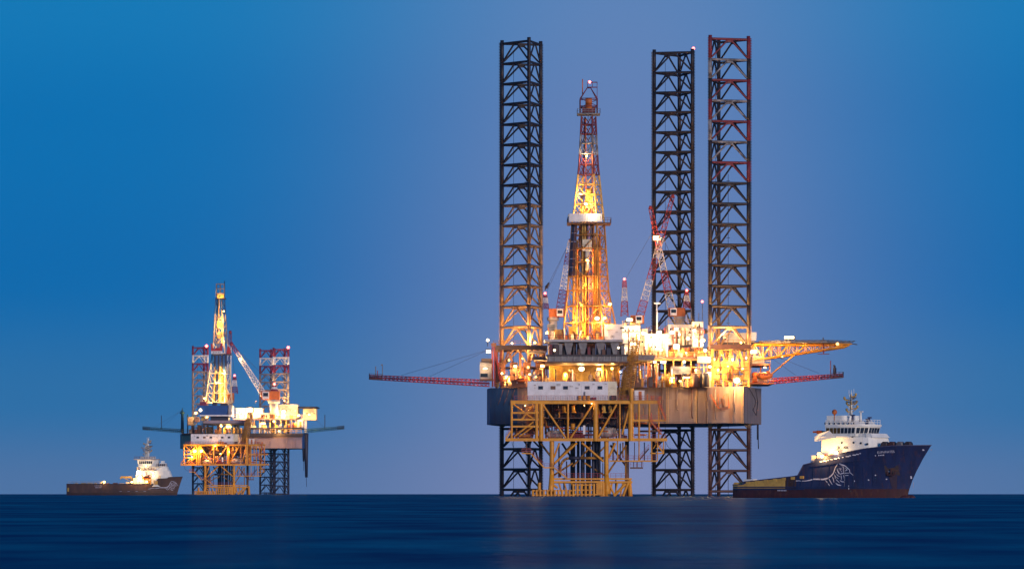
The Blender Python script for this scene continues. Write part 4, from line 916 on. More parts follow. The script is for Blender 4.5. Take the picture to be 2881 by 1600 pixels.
# ------------------------------------------------------------------ yellow wellhead platform
def build_platform():
    Y0, Y1 = 1164.0, 1182.0
    c = P(1650, 1394, 1172)
    t = Thing('wellhead_platform', 'yellow steel wellhead platform on braced legs in front of the near rig', 'platform', (c.x, 1172, sea_z(1172)))
    q = lambda zx, zy: (1360 + zx/3.974, 1060 + zy/3.974)
    def pt(zx, zy, Y): return P(*q(zx, zy), Y)
    def col(zx, z0, z1, w, m='yellow', Y=Y0, nm='column'): t.rod(nm, pt(zx, z0, Y), pt(zx, z1, Y), w*1.18/2/3.974*K*Y, m)
    def beam(x0, y0, x1, y1, h, m='yellow', Y=Y0, d=None, nm='deck_beam'):
        a, b = pt(x0, y0, Y), pt(x1, y1, Y); t.bar(nm, a, b, (d or .5), m, h/3.974*K*Y)
    def dia(x0, y0, x1, y1, w=18, m='yellow', Y=Y0, nm='diagonal_brace'): t.rod(nm, pt(x0, y0, Y), pt(x1, y1, Y), w*1.3/2/3.974*K*Y, m)
    # decks
    for (x0, x1, zy, m, nm) in ((300, 1985, 268, 'yellow_deep', 'upper_deck'), (245, 2055, 700, 'yellow_deep', 'lower_deck'), (690, 1520, 462, 'brown', 'mezzanine_deck')):
        a, b = pt(x0, zy, Y0+.6), pt(x1, zy-9, Y0+.6); k = MB(); k.box((a.x, Y0+.6, a.z), (b.x, Y1-.6, b.z)); t.part(nm, k, m)
    for Y in (Y0, Y1):
        beam(305, 283, 1980, 283, 34, Y=Y); beam(245, 700, 2055, 700, 34, Y=Y)
        for zx, w in ((645, 46), (1255, 50), (1648, 54)): col(zx, 300, 716, w, Y=Y, nm='main_column')
        for zx, w in ((315, 24), (595, 30), (945, 20), (1525, 16), (1740, 20), (1855, 18), (1960, 14)): col(zx, 300, 690, w, Y=Y)
        for a in ((665, 310, 920, 680), (1225, 305, 975, 680), (1490, 305, 1285, 670), (1640, 310, 1550, 640)): dia(*a, Y=Y)
        for zy in (400, 475, 552): beam(315, zy, 640, zy, 20, Y=Y, nm='bay_beam')
        dia(330, 300, 560, 470, 14, Y=Y); dia(560, 310, 430, 470, 14, Y=Y); dia(345, 665, 560, 500, 14, Y=Y); dia(400, 665, 560, 552, 12, Y=Y)
        beam(1660, 485, 2040, 485, 22, Y=Y, nm='bay_beam')
    for zx in (315, 645, 945, 1255, 1648, 1960):
        for zy in (283, 700): t.bar('cross_beam', pt(zx, zy, Y0+.3), pt(zx, zy, Y1-.3), .5, 'yellow_deep', .7)
    dia(680, 450, 750, 640, 22, 'yellow_deep', Y0+8); dia(1280, 340, 1330, 520, 22, 'yellow_deep', Y0+8)
    # the tall post that rises above the deck, crane stub
    col(1655, 130, 290, 38, nm='tall_post')
    # legs below
    for zx, Y, lean in ((765, Y0+1, -1), (1375, Y0+1, 0)):
        col(zx, 716, 1090, 44, Y=Y, nm='jacket_leg')
        a, b = pt(zx, 1090, Y), pt(zx+lean*18+ (18 if lean == 0 else 0), 1420, Y); k = MB(); k.tube(a, b, 27/3.974*K*Y, 37/3.974*K*Y, n=14); t.part('leg_sleeve', k, 'yellow')
    for zx, w in ((1000, 48), (1605, 40)): col(zx, 716, 1420, w, 'brown', Y1-1, 'jacket_leg')
    a, b = pt(1630, 1150, Y1-2), pt(1650, 1420, Y1-2); k = MB(); k.tube(a, b, .55, .7, n=12); t.part('leg_sleeve', k, 'yellow')
    for a in ((800, 960, 1045, 735, 20), (1100, 735, 1345, 945, 20), (1400, 905, 1475, 735, 20), (790, 900, 850, 735, 16), (1460, 1330, 1590, 1190, 24), (1560, 1330, 1620, 1180, 24), (1400, 1180, 1470, 1330, 18), (770, 1195, 830, 1240, 20)): dia(*a, Y=Y0+1.2)
    for a in ((765, 1000, 1000, 740, 16), (1375, 1100, 1600, 760, 16), (1000, 1000, 1230, 740, 14), (765, 900, 640, 740, 18), (765, 1110, 1000, 960, 16), (1130, 960, 1375, 1110, 16), (1375, 760, 1255, 880, 14)): dia(*a, m='yellow_deep', Y=Y0+5)
    for zx in (845, 905, 985, 1440, 1500, 1560): dia(zx, 1180, zx+(40 if zx < 1200 else -30), 1330, 14, Y=Y0+1.4)
    dia(1420, 760, 1600, 1000, 18, 'brown', Y1-1); dia(880, 740, 1000, 930, 18, 'navy', Y1-1); dia(1450, 1330, 1600, 1190, 22, 'navy', Y1-1)
    for zx, Y, w in ((765-18, Y0+1, 64), (1393, Y0+1, 66), (1000, Y1-1, 52), (1605, Y1-1, 44)): t.rod('tide_band', pt(zx, 1305, Y), pt(zx, 1420, Y), w*1.04/2/3.974*K*Y, 'tide')
    # horizontals near the water
    for zy, x0, x1, h in ((1138, 780, 1660, 20), (1172, 770, 1665, 22)): beam(x0, zy, x1, zy, h, Y=Y0+1, nm='jacket_horizontal')
    beam(780, 1180, 1660, 1180, 18, 'yellow_deep', Y=Y1-1, nm='jacket_horizontal')
    # conductors
    for zx in (1060, 1110, 1165, 1228, 1295, 1262, 1180):
        Y = Y0 + rng(4, 12); col(zx, 716, 1420, rng(26, 40), 'navy', Y, 'conductor')
    # looped pipe
    k = MB(); Y = Y0+2.2; pts = [pt(1345, 905, Y), pt(1085, 905, Y)]; k.path(pts, .36)
    k.path([pt(955, 905, Y), pt(920, 915, Y), pt(890, 940, Y), pt(868, 975, Y), pt(858, 1020, Y), pt(856, 1115, Y)], .36); o = t.part('loop_pipe', k, 'yellow_deep')
    k = MB(); k.tube(pt(955, 905, Y), pt(1085, 905, Y), .48, n=12); t.part('pipe_joint', k, 'navy', o)
    # stairs down the left and right
    def stair(pts, Y, m='yellow', railm='red_rail', w=1.2):
        k = MB(); g = MB()
        for a, b in zip(pts, pts[1:]):
            A, B = pt(*a, Y), pt(*b, Y); k.bar(A, B, .12, .35); k.bar(A+Vector((0,w,0)), B+Vector((0,w,0)), .12, .35)
            n = max(2, int((B-A).length/.6))
            for i in range(n): p = A.lerp(B, (i+.5)/n); k.box((p.x-.2, Y, p.z-.03), (p.x+.2, Y+w, p.z+.03))
            railing(g, [A, B], h=1.15, step=1.1, r=.04)
        o = t.part('stair', k, m); t.part('stair_railing', g, railm, o)
    stair([(430, 852), (530, 852), (680, 1012), (790, 1012), (940, 1135)], Y0-.6)
    stair([(250, 690), (310, 600)], Y0-.4); stair([(1950, 270), (2040, 485)], Y0-.6, 'orange', 'red_bright'); stair([(1860, 485), (1990, 640)], Y0-.6, 'orange', 'red_bright')
    stair([(1740, 930), (1850, 800)], Y0+3, 'brown'); stair([(1920, 720), (2015, 850)], Y0+1, 'yellow')
    # hung deck at lower right
    beam(1410, 938, 1945, 938, 16, Y=Y0+.5, nm='hung_deck_beam'); beam(1410, 938, 1945, 938, 16, Y=Y0+5, nm='hung_deck_beam')
    for zx in (1500, 1740, 1880, 1945): col(zx, 716, 938, 12, Y=Y0+.5, nm='hanger')
    beam(1860, 852, 2020, 852, 14, Y=Y0+1, nm='hung_deck_beam'); col(2015, 716, 852, 10, Y=Y0+1, nm='hanger'); dia(1900, 800, 1950, 716, 8, Y=Y0+1)
    beam(1640, 1015, 1785, 1015, 18, 'brown', Y=Y0+4, nm='hung_deck_beam')
    for zx in (1680, 1720, 1770): col(zx, 940, 1010, 7, 'brown', Y=Y0+4, nm='hanger')
    g = MB()
    for x0, x1, zy, Y in ((1410, 1945, 930, Y0+.4), (1660, 2040, 478, Y0-.1), (1540, 2040, 692, Y0-.1), (250, 640, 692, Y0-.1), (700, 1230, 692, Y0-.1), (1290, 1520, 692, Y0-.1), (800, 1330, 1128, Y0+.4), (1420, 1600, 1128, Y0+.4), (430, 530, 850, Y0-.5), (1640, 1785, 1005, Y0+3.5), (345, 500, 262, Y0-.1), (1510, 1985, 262, Y0-.1)):
        railing(g, [pt(x0, zy, Y), pt(x1, zy, Y)], h=1.25, step=1.2, r=.045)
    t.part('railing', g, 'red_rail')
    # boat landing fenders
    for i in range(11): col(552+i*41, 1258, 1420, 22, 'yellow', Y0-.6, 'fender_post')
    for i in range(6): col(1005+i*46, 1192, 1420, 24, 'yellow', Y0-.4, 'fender_post')
    for zy, x0, x1 in ((1268, 545, 1000), (1318, 545, 1000), (1205, 995, 1250), (1262, 1000, 1250), (1312, 1000, 1340)): beam(x0, zy, x1, zy, 14, Y=Y0-.3, nm='fender_rail')
    for zx in (1340, 625, 1318): col(zx, 1180, 1420, 34, 'yellow', Y0+.4, 'mooring_pile')
    k = MB()
    for i in range(6):
        k.bar(pt(1262, 1310-i*22, Y0), pt(1318, 1292-i*22, Y0), .1, .5)
    t.part('landing_ladder', k, 'yellow')
    # dark backing sheets added to deepen the interior, and plant between the decks
    for i in range(13):
        x0 = 700 + i*71; k = MB(); a, b = pt(x0, 512 + (i % 3)*22, Y1-1.4), pt(x0+66, 300, Y1-1.4); k.box((a.x, Y1-1.4, a.z), (b.x, Y1-1.1, b.z)); t.part('dark_backing_panel', k, random.choice(['dark', 'brown', 'dark', 'navy']))
    for i in range(30):
        zx = 700 + i*30 + rng(-8, 8); k = MB(); Y = Y0+rng(7, 15); k.tube(pt(zx, 690, Y), pt(zx, 300, Y), rng(.1, .3), n=6); t.part('riser', k, random.choice(['brown', 'dark', 'navy', 'leg_rust']))
    for i in range(44):
        zx = rng(700, 1620) if i > 12 else rng(335, 600); Y = Y0 + rng(2.2, 14); m = random.choice(['brown', 'brown', 'red_rail', 'yellow_deep', 'navy', 'dark', 'grey', 'leg_rust']); k = MB(); top = random.random() < .6
        z1 = 455 if top and zx > 690 else 690; r = rng(.14, .42)
        if i % 3 == 0:
            k.tube(pt(zx, z1, Y), pt(zx, z1-rng(70, 160), Y), r, n=10); k.tube(pt(zx, z1-40, Y)-Vector((0,0,.15)), pt(zx, z1-40, Y)+Vector((0,0,.15)), r*1.7, n=10); t.part('riser', k, m)
        elif i % 3 == 1:
            zy = z1 - rng(25, 140); k.tube(pt(zx, zy, Y), pt(min(zx+rng(80, 320), 1620 if zx > 690 else 610), zy, Y), r); t.part('pipe', k, m)
        else:
            a, b = pt(zx, z1, Y), pt(zx+rng(25, 70), z1-rng(30, 80), Y); k.box((a.x, Y, a.z), (b.x, Y+1.6, b.z)); k.box((a.x+.1, Y-.12, a.z+.3), (a.x+(b.x-a.x)*.5, Y-.02, b.z-.25)); t.part('equipment_skid', k, m)
    for zx, zy, r, m in ((800, 640, 1.1, 'grey_lt'), (1395, 620, 1.35, 'grey_lt'), (1050, 650, .8, 'red')):
        k = MB(); a = pt(zx-55, zy, Y0+5); b = pt(zx+55, zy, Y0+5); k.tube(a, b, r, n=16); k.ball(a, r, n=12, k=6); k.ball(b, r, n=12, k=6); t.part('pressure_vessel', k, m)
    for zx, m in ((905, 'yellow'), (1010, 'yellow'), (1420, 'gold'), (1350, 'gold')):
        k = MB(); k.tube(pt(zx, 390, Y0+3), pt(zx-8, 320, Y0+3), .5, n=10); k.tube(pt(zx, 400, Y0+3), pt(zx, 390, Y0+3), .75, n=10); t.part('wellhead_tree', k, m)
    k = MB(); k.box(tuple(pt(470, 660, Y0+4)), (pt(560, 320, Y0+4).x, Y0+9, pt(560, 320, Y0+4).z)); t.part('control_room', k, 'brown')
    k = MB(); k.box(tuple(pt(1115, 640, Y0+1.5)), (pt(1140, 540, Y0+1.5).x, Y0+2.2, pt(1140, 540, Y0+1.5).z)); t.part('white_panel', k, 'white')
    k = MB(); k.tube(pt(1000, 590, Y0+1.4), pt(1000, 520, Y0+1.4), .62, n=12); t.part('yellow_drum', k, 'yellow')
    for i in range(34):
        zx = rng(350, 1900); Y = Y0+rng(.8, 15); k = MB(); m = random.choice(['yellow', 'yellow_deep', 'brown', 'red_rail', 'orange', 'leg_rust']); r = rng(.07, .16)
        if i % 2: z0 = rng(310, 520); z1 = z0+rng(60, 170); k.tube(pt(zx, z0, Y), pt(zx, min(z1, 690), Y), r, n=6); k.tube(pt(zx, min(z1, 690), Y), pt(zx+rng(-60, 60), min(z1, 690), Y), r, n=6)
        else: zy = random.choice([440, 520, 560, 610, 650]); x1 = min(zx+rng(60, 240), 1950); k.tube(pt(zx, zy, Y), pt(x1, zy, Y), r, n=6); k.tube(pt(zx, zy-9, Y), pt(x1, zy-9, Y), r, n=6)
        t.part('pipe', k, m)
    for zx, z0, z1 in ((1450, 730, 930), (1530, 740, 930), (1560, 730, 900), (1590, 760, 1128), (1690, 730, 930), (1800, 730, 935), (480, 720, 850), (520, 720, 850), (845, 740, 1120), (1335, 960, 1180), (930, 940, 1130), (1480, 1150, 1330), (900, 1180, 1260), (960, 1180, 1260)):
        k = MB(); k.tube(pt(zx, z0, Y0+3), pt(zx, z1, Y0+3), rng(.1, .22), n=6); t.part('drop_pipe', k, random.choice(['yellow_deep', 'brown', 'navy', 'leg_rust']))
    k = MB()
    for i in range(9): a = i/8*math.pi; k.ball(pt(400+90*math.cos(a+math.pi), 720+110*math.sin(a), Y0+1), .08, n=5, k=3)
    hose = [pt(400+80*math.cos(math.pi*(1+i/10)), 722+105*math.sin(math.pi*i/10), Y0+1) for i in range(11)]; k = MB(); k.path(hose, .07, n=5); t.part('hanging_hose', k, 'navy')
    hose = [pt(2100+70*math.cos(math.pi*(1+i/10)), 650+150*math.sin(math.pi*i/10), Y0+2) for i in range(6)]; k = MB(); k.path(hose, .06, n=5); t.part('hanging_hose', k, 'navy')
    # netted stair tower up to the rig
    k = MB(); lattice(k, pt(1600, 262, Y0+3), pt(1700, -430, Y0+10), 3.0, 2.6, 34, .13, .10, da=2.4, db=2.4)
    lattice(k, pt(1555, 262, Y0+2), pt(1640, -250, Y0+8), 2.2, 2.0, 26, .12, .1, da=2, db=2)
    t.part('access_tower', k, 'yellow_deep')
    # things on the top deck, right
    k = MB(); a, b = pt(1690, 258, Y0+1), pt(1800, 155, Y0+1); k.box((a.x, Y0+1, a.z), (b.x, Y0+4, b.z)); k.box((a.x-.1, Y0+.9, b.z), (b.x+.1, Y0+4.1, b.z+.15)); o = t.part('store_cabin', k, 'white')
    a, b = pt(1735, 256, Y0+.95), pt(1770, 160, Y0+.95); t.box('door', (a.x, Y0+.9, a.z), (b.x, Y0+.97, b.z), 'orange', o)
    for zx, h, w in ((1830, 70, 12), (1870, 45, 20), (1900, 50, 10), (1960, 40, 30)):
        k = MB(); a, b = pt(zx, 258, Y0+1), pt(zx+w, 258-h, Y0+1); k.box((a.x, Y0+1, a.z), (b.x, Y0+2, b.z)); t.part('deck_box', k, 'orange')
    t.lamp(*q(1210, 296), Y0-.4, 1.6, 150, 'white'); t.lamp(*q(470, 320), Y0+2, 1.6, 1300, 'warm'); t.lamp(*q(1130, 320), Y0+4, 1.4, 900, 'warm')
    return t
PLAT = build_platform()

def build_cabin():
    Y = 1166.0; a = P(1484, 1124.8, Y); b = P(1711, 1072, Y)
    t = Thing('cabin_block', 'long white cabin block with five small windows on top of the near yellow platform', 'cabin', (a.x, Y, a.z))
    n = 6; w = (b.x-a.x)/n
    for i in range(n):
        k = MB(); d = (0, .03, .01, .05, 0, .03)[i]; k.box((a.x+i*w+.012, Y+d, a.z), (a.x+(i+1)*w-.012, Y+7, b.z-(.05 if i % 2 else 0))); t.part('cabin_module', k, 'white')
    p = P(1736, 1072, Y); k = MB(); k.box((b.x+.02, Y+.4, a.z), (p.x, Y+7, b.z-.02)); t.part('end_module', k, 'cream')
    for px, m in ((1521, 'glass'), (1556, 'brown'), (1591, 'glass'), (1652, 'navy'), (1688, 'glass')):
        o = t.pbox('window', px-6.5, 1085.8, px+6.5, 1094.6, Y-.04, Y+.08, m)
        fr = MB(); A, B = P(px-7.3, 1095.4, Y), P(px+7.3, 1085, Y)
        for u, v in (((A.x, A.z), (B.x, A.z+.09)), ((A.x, B.z-.09), (B.x, B.z)), ((A.x, A.z+.09), (A.x+.09, B.z-.09)), ((B.x-.09, A.z+.09), (B.x, B.z-.09))): fr.box((u[0], Y-.08, u[1]), (v[0], Y+.02, v[1]))
        t.part('window_frame', fr, 'grey_lt', o)
    for x0, y0, x1, y1 in ((1566, 1078, 1577, 1085), (1603, 1085, 1612, 1087.6), (1502, 1081.5, 1508, 1084.5), (1628, 1078, 1632, 1083), (1667, 1078, 1673, 1082), (1702, 1078, 1708, 1081), (1620, 1089, 1628, 1092.5), (1504, 1089, 1506, 1092)):
        t.pbox('wall_unit', x0, y0, x1, y1, Y-.16, Y+.06, 'grey_lt')
    g = MB(); railing(g, [P(1484, 1124.5, Y-1.2), P(1736, 1124.5, Y-1.2)], h=1.2, step=1.25, r=.04); t.part('railing', g, 'red_rail')
    t.pbox('air_unit', 1720, 1112, 1734, 1124, Y-.6, Y+.3, 'dark'); t.pbox('deck_gear', 1664, 1117, 1678, 1123, Y-.8, Y-.2, 'maroon'); t.pbox('deck_gear', 1644, 1101, 1647, 1118, Y-.5, Y-.3, 'grey')
    for px in (1627, 1640, 1652): t.pbox('rack', px, 1112, px+8, 1124, Y-.7, Y-.4, 'yellow')
    return t
CAB = build_cabin()

# ------------------------------------------------------------------ the far rig, its derrick, crane, booms, platform and cabins
YF = 2270.0
def build_far_rig():
    c = P(690, 1389, YF)
    t = Thing('jack_up_rig', 'small far jack-up rig with red and white topped legs, left of the near rig', 'oil rig', (c.x, YF+10, sea_z(YF)))
    zt = lambda py, Y=YF: P(0, py, Y).z
    def X(px, Y=YF): return (px-CX)*K*Y
    def paint(top):
        def f(z, k):
            d = (top - z)/4.27
            if d < 1: return 'maroon'
            if d < 2: return 'white'
            if d < 3: return 'maroon'
            return 'leg_pale' if z > zt(1215) else 'navy'
        return f
    for cx, Y, th, py in ((567, YF+14, 197.5, 976), (756, YF+40, 197.5, 984), (794, YF+6, 197.5, 981)):
        top = P(0, py, Y).z
        f = paint(top); leg(t, cx, Y, th, py, 4.75, 4.27, f, f, cr=0.55, teeth=False, hr=0.3, dr=0.22)
    # hull
    ht, hb = zt(1220), zt(1261)
    plan = [(X(512), YF-4), (X(543), YF-5), (X(850, YF-12), YF-12), (X(860, YF), YF), (X(850, YF+40), YF+40), (X(800, YF+60), YF+60), (X(700, YF+60), YF+60), (X(520, YF+40), YF+40), (X(507, YF+8), YF+8)]
    h = MB(); h.prism(plan, hb, ht, 1); n = len(plan)
    for i in range(len(h.f)-n, len(h.f)): h.m[i] = 0
    b0 = len(h.f)-n; h.m[b0] = 2; h.m[b0+8] = 2; h.m[b0+7] = 2; h.m[b0+2] = 3
    hull = t.part('hull', h, ['hull_far', 'navy', 'teal', 'far_blue'])
    for px in range(700, 850, 22): t.bar('hull_plate_seam', (X(px), YF-10.6-(px-700)*.011, hb+.1), (X(px), YF-10.6-(px-700)*.011, ht-.1), .2, 'hull_far', .2, hull)
    t.pbox('hull_rubbing_band', 690, 1219.5, 852, 1228, YF-13.2, YF-11.9, 'leg_brown')
    # raw water towers at the right corner
    for px, y1, w in ((861, 1342, 1.3), (853, 1297, .8)):
        k = MB(); k.tube(P(px, 1218, YF-3), P(px+1, y1, YF-3), w, w*.55, n=10); k.tube(P(px+1, y1, YF-3), P(px+1.5, y1+26, YF-3), .12, n=6); t.part('seawater_tower', k, 'navy')
    # decks and houses
    t.pbox('main_deck', 512, 1218, 856, 1220, YF-11, YF+40, 'navy')
    t.pbox('cantilever_beam', 575, 1182, 700, 1190, YF-40, YF+20, 'hull_far'); t.pbox('cantilever_flange', 570, 1190, 702, 1192, YF-41, YF+20, 'navy')
    for i in range(22):
        px = 530 + i*8 + rng(-2, 2); y0 = rng(1192, 1208); t.pbox('deck_machine', px, y0, px+rng(4, 9), 1218, YF-rng(9, 10.8), YF-4, random.choice(['navy', 'dark', 'grey', 'far_blue', 'gold', 'brown']))
    for i in range(18):
        px = rng(560, 700); k = MB(); Y = YF-rng(9, 10); k.tube(P(px, 1218, Y), P(px, rng(1194, 1206), Y), rng(.25, .6)); t.part('pipe', k, random.choice(['gold', 'grey_lt', 'navy', 'brown']))
    def block(x0, y0, x1, y1, Y0, Y1, m):
        o = t.pbox('accommodation_block', x0, y0, x1, y1, Y0, Y1, m); t.pbox('roof_edge', x0-1, y0-1, x1+1, y0, Y0-.2, Y1+.2, 'cream', o)
        for i in range(int((x1-x0)/7)): t.pbox('window', x0+2+i*7, y0+(y1-y0)*.35, x0+4.6+i*7, y0+(y1-y0)*.35+3, Y0-.1, Y0+.1, 'glass' if i % 3 else 'window_lit', o)
    block(664, 1149, 740, 1175, YF-2, YF+10, 'cream'); block(740, 1162, 784, 1176, YF-6, YF+6, 'white'); block(786, 1138, 838, 1180, YF-3, YF+12, 'cream'); block(853, 1150, 890, 1181, YF-6, YF+8, 'cream')
    t.pbox('block_leg', 856, 1181, 863, 1216, YF-4, YF, 'white'); t.pbox('white_house', 832, 1176, 852, 1203, YF-9, YF+2, 'white')
    t.pbox('upper_deck', 655, 1176, 850, 1180, YF-9, YF+20, 'hull_far'); t.pbox('mid_deck', 700, 1202, 850, 1206, YF-11.5, YF+20, 'navy')
    t.pbox('helideck', 838, 1143, 892, 1146, YF-16, YF+14, 'navy')
    for px in range(700, 850, 15): t.bar('deck_post', P(px, 1218, YF-11), P(px, 1204, YF-11), .4, 'grey_lt'); t.bar('deck_post', P(px, 1202, YF-8.8), P(px, 1180, YF-8.8), .4, 'gold')
    for i in range(24):
        px = rng(700, 850); Y = YF-rng(8.8, 9.8); y1 = random.choice([1176, 1202, 1202]); k = MB()
        if i % 2: k.tube(P(px, y1, Y), P(px, y1-rng(8, 18), Y), rng(.3, .7))
        else:
            a, b = P(px, y1, Y), P(px+rng(5, 12), y1-rng(5, 12), Y); k.box((a.x, Y, a.z), (b.x, Y+2, b.z))
        t.part('deck_fitting', k, random.choice(['gold', 'orange', 'cream', 'white', 'grey_lt', 'brown']))
    t.pbox('control_cabin', 528, 1172, 545, 1196, YF-8, YF-2, 'grey_lt'); t.pbox('control_cabin', 547, 1172, 560, 1186, YF-10, YF-4, 'hull_far')
    for px in (528, 545): t.bar('cabin_post', P(px, 1218, YF-6), P(px, 1165, YF-6), .6, 'teal')
    g = MB(); railing(g, [P(512, 1218, YF-5), P(848, 1218, YF-12)], h=2, step=3, r=.1); railing(g, [P(655, 1176, YF-9), P(850, 1176, YF-9)], h=2, step=3, r=.1); t.part('railing', g, 'gold')
    for px, py in ((581, 973), (811, 977)):
        e = MB(); e.ball(P(px, py, YF), .8); t.part('beacon', e, 'lamp_red')
    L = t.lamp
    L(702, 1153, YF-4, 9, 60000, 'white'); L(798, 1157, YF-8, 5, 26000, 'white'); L(643, 1199, YF-14, 4, 14000, 'amber', wide=1.6); L(622, 1198, YF-14, 3, 9000, 'amber'); L(551, 1161, YF-8, 3.5, 9000, 'amber'); L(651, 1148, YF-14, 3.5, 9000, 'white')
    L(771, 1185, YF-12, 3, 14000, 'amber'); L(740, 1190, YF-12, 3, 14000, 'amber', wide=2); L(870, 1165, YF-12, 2.5, 14000, 'amber'); L(840, 1168, YF-12, 3, 14000, 'amber'); L(785, 1212, YF-14, 2.5, 9000, 'amber'); L(583, 1172, YF-14, 3, 9000, 'amber'); L(680, 1172, YF-12, 3, 14000, 'white')
    L(575, 1120, YF-2, 2, 9000, 'amber'); L(720, 1128, YF-2, 1.6, 9000, 'amber', look=(0, .2, 1)); L(800, 1128, YF, 1.6, 9000, 'amber', look=(0, .2, 1))
    return t
build_far_rig()

def far_derrick():
    Y = YF - 30
    prof = [(839, 608, 631), (965, 601, 639), (995, 598, 644), (1132, 579, 651)]
    lv = [839, 860, 882, 904, 925, 945, 965, 995, 1022, 1050, 1078, 1106, 1132]
    def bands(y): return 'far_blue' if y < 880 or 995 < y < 1030 else ('leg_pale' if y < 965 else 'cream')
    t, corners, at = build_derrick('drilling_derrick', 'far drilling derrick with a red windwall and blue drill floor on the small rig', Y, prof, 15, bands, dict(levels=lv, r=0.36))
    k = MB(); a, b = P(609, 825, Y), P(631, 799, Y)
    for x in (a.x, (a.x+b.x)/2, b.x):
        for yy in (Y-2, Y+2): k.tube((x, yy, a.z-2), (x, yy, b.z), .22)
    for zz in (a.z, (a.z+b.z)/2, b.z):
        for yy in (Y-2, Y+2): k.tube((a.x, yy, zz), (b.x, yy, zz), .2)
    o = t.part('crown_cage', k, 'leg_pale'); k = MB(); k.tube(P(631, 840, Y), P(632, 790, Y), .2); t.part('aerial', k, 'navy', o)
    t.pbox('crown_block', 611, 827, 630, 838, Y-2.2, Y+2.2, 'gold', o); t.pbox('crown_platform', 605, 838, 634, 840.5, Y-4, Y+4, 'navy')
    w = MB(); a, b = P(596, 995, Y), P(628, 966, Y); pts = [(0, 0), (1, 0), (1, 1), (.86, .95), (.75, .55), (.45, .55), (.3, .4), (.2, .5), (.14, .9), (0, 1)]
    v = [Vector((a.x+(b.x-a.x)*u, Y-6.5, a.z+(b.z-a.z)*q)) for u, q in pts]; n = len(v); w.add(v+[p+Vector((0, .4, 0)) for p in v], [tuple(range(n)), tuple(range(2*n-1, n-1, -1))]+[(i, i+n, (i+1) % n+n, (i+1) % n) for i in range(n)])
    mo = t.part('windwall', w, 'red_bright')
    k = MB(); v = [P(637, 996, Y-4), P(649, 994, Y-4), P(646, 978, Y-4), P(641, 972, Y-4)]; k.add(v+[p+Vector((0, 6, 0)) for p in v], [(0,1,2,3), (7,6,5,4)]+[(i, i+4, (i+1) % 4+4, (i+1) % 4) for i in range(4)]); t.part('windwall', k, 'red_bright')
    t.pbox('sign_board', 594, 987, 626, 995, Y-7.2, Y-6.7, 'white', mo)
    for i in range(5): t.pbox('lettering', 599+i*4.6, 989.6, 602+i*4.6, 992.4, Y-7.26, Y-7.21, 'grey', mo)
    t.pbox('monkey_board', 597, 995, 648, 997, Y-6.4, Y+6, 'navy')
    k = MB(); a, b = P(603, 1060, Y-5.6), P(640, 998, Y-5.6)
    for i in range(7): t.pbox('windwall_panel', 602+i*5.2, 999, 606.6+i*5.2, 1030+(i % 3)*8, Y-5.8, Y-5.5, 'far_blue' if i % 2 else 'navy')
    for i in range(24):
        px = rng(600, 640); Yp = Y+rng(-3, 3); t.rod('drill_pipe', P(px, 1130, Yp), P(px-(px-620)*.3, rng(1005, 1060), Yp), .28, random.choice(['gold', 'leg_pale', 'navy', 'brown', 'cream']))
    for px in (616, 624): t.rod('guide_rail', P(px, 1130, Y-2), P(px, 842, Y-2), .28, 'gold')
    for y in (905, 935): t.pbox('inner_block', 612, y, 627, y+16, Y-2.5, Y+1, 'gold')
    # blue drill floor wall
    k = MB(); v = [P(560, 1166, Y-9), P(639, 1166, Y-9), P(642, 1140, Y-9), P(554, 1140, Y-9)]; k.add(v+[p+Vector((0, 20, 0)) for p in v], [(0,1,2,3), (7,6,5,4)]+[(i, i+4, (i+1) % 4+4, (i+1) % 4) for i in range(4)]); fo = t.part('drill_floor_wall', k, 'far_blue')
    t.pbox('drill_floor', 562, 1166.2, 650, 1170, Y-9.2, Y+14, 'white'); t.pbox('side_wall', 643, 1140, 652, 1165, Y-8, Y+10, 'grey_lt')
    t.pbox('substructure', 592, 1170, 642, 1182, Y-6, Y+10, 'navy'); t.pbox('substructure_post', 566, 1170, 575, 1182, Y-5, Y, 'gold')
    t.pbox('tank', 562, 1130, 580, 1140, Y-8, Y-4, 'maroon'); t.pbox('winch', 597, 1131, 610, 1140, Y-8, Y-4, 'navy'); t.pbox('winch', 620, 1134, 640, 1140, Y-8, Y-4, 'dark'); t.pbox('white_box', 562, 1112, 570, 1130, Y-6, Y-4, 'leg_pale')
    e = MB(); e.ball(P(564, 1153, Y-9.5), .8); t.part('deck_lamp', e, 'lamp_white', fo)
    L = t.lamp
    for px, py, p in ((621, 900, 9000), (616, 925, 9000), (628, 955, 6000), (628, 1045, 12000), (612, 1075, 14000), (632, 1095, 12000), (594, 1128, 6000), (625, 1122, 9000), (618, 833, 3000)): L(px, py, Y-7 if py > 1000 else Y-5, 1.7, p, 'amber', look=(0, 1, -.2))
    L(630, 875, Y-5, 2.0, 7000, 'amber')
far_derrick()
far_crane = crane('pedestal_crane', 'white lattice crane with a red tip leaning left on the far rig', YF-8, (748, 1118), (651, 967), (772, 1085), 3.2, 22, 'wwwwwr', ped=(771, 1165), mats=('maroon', 'white'), lampat=(676, 1009, 4, 6000, 'warm'), scale=1.9)
crane('pedestal_crane', 'red tipped white crane boom rising behind the far derrick', YF+30, (642, 1120), (648, 934), (660, 1060), 2.6, 16, 'wwwwr', ped=(645, 1170), mats=('maroon', 'white'), scale=1.6, cab=False)
burner_boom('burner_boom', 'dark teal flare boom reaching left from the far rig', YF-4, (512, 1212), (402, 1204), 1.9, 1.5, 'teal', 'teal', [(450, 1205), (430, 1204)], (513, 1152), 18, [(454, 1206, 1168, .2, 'navy', False)])
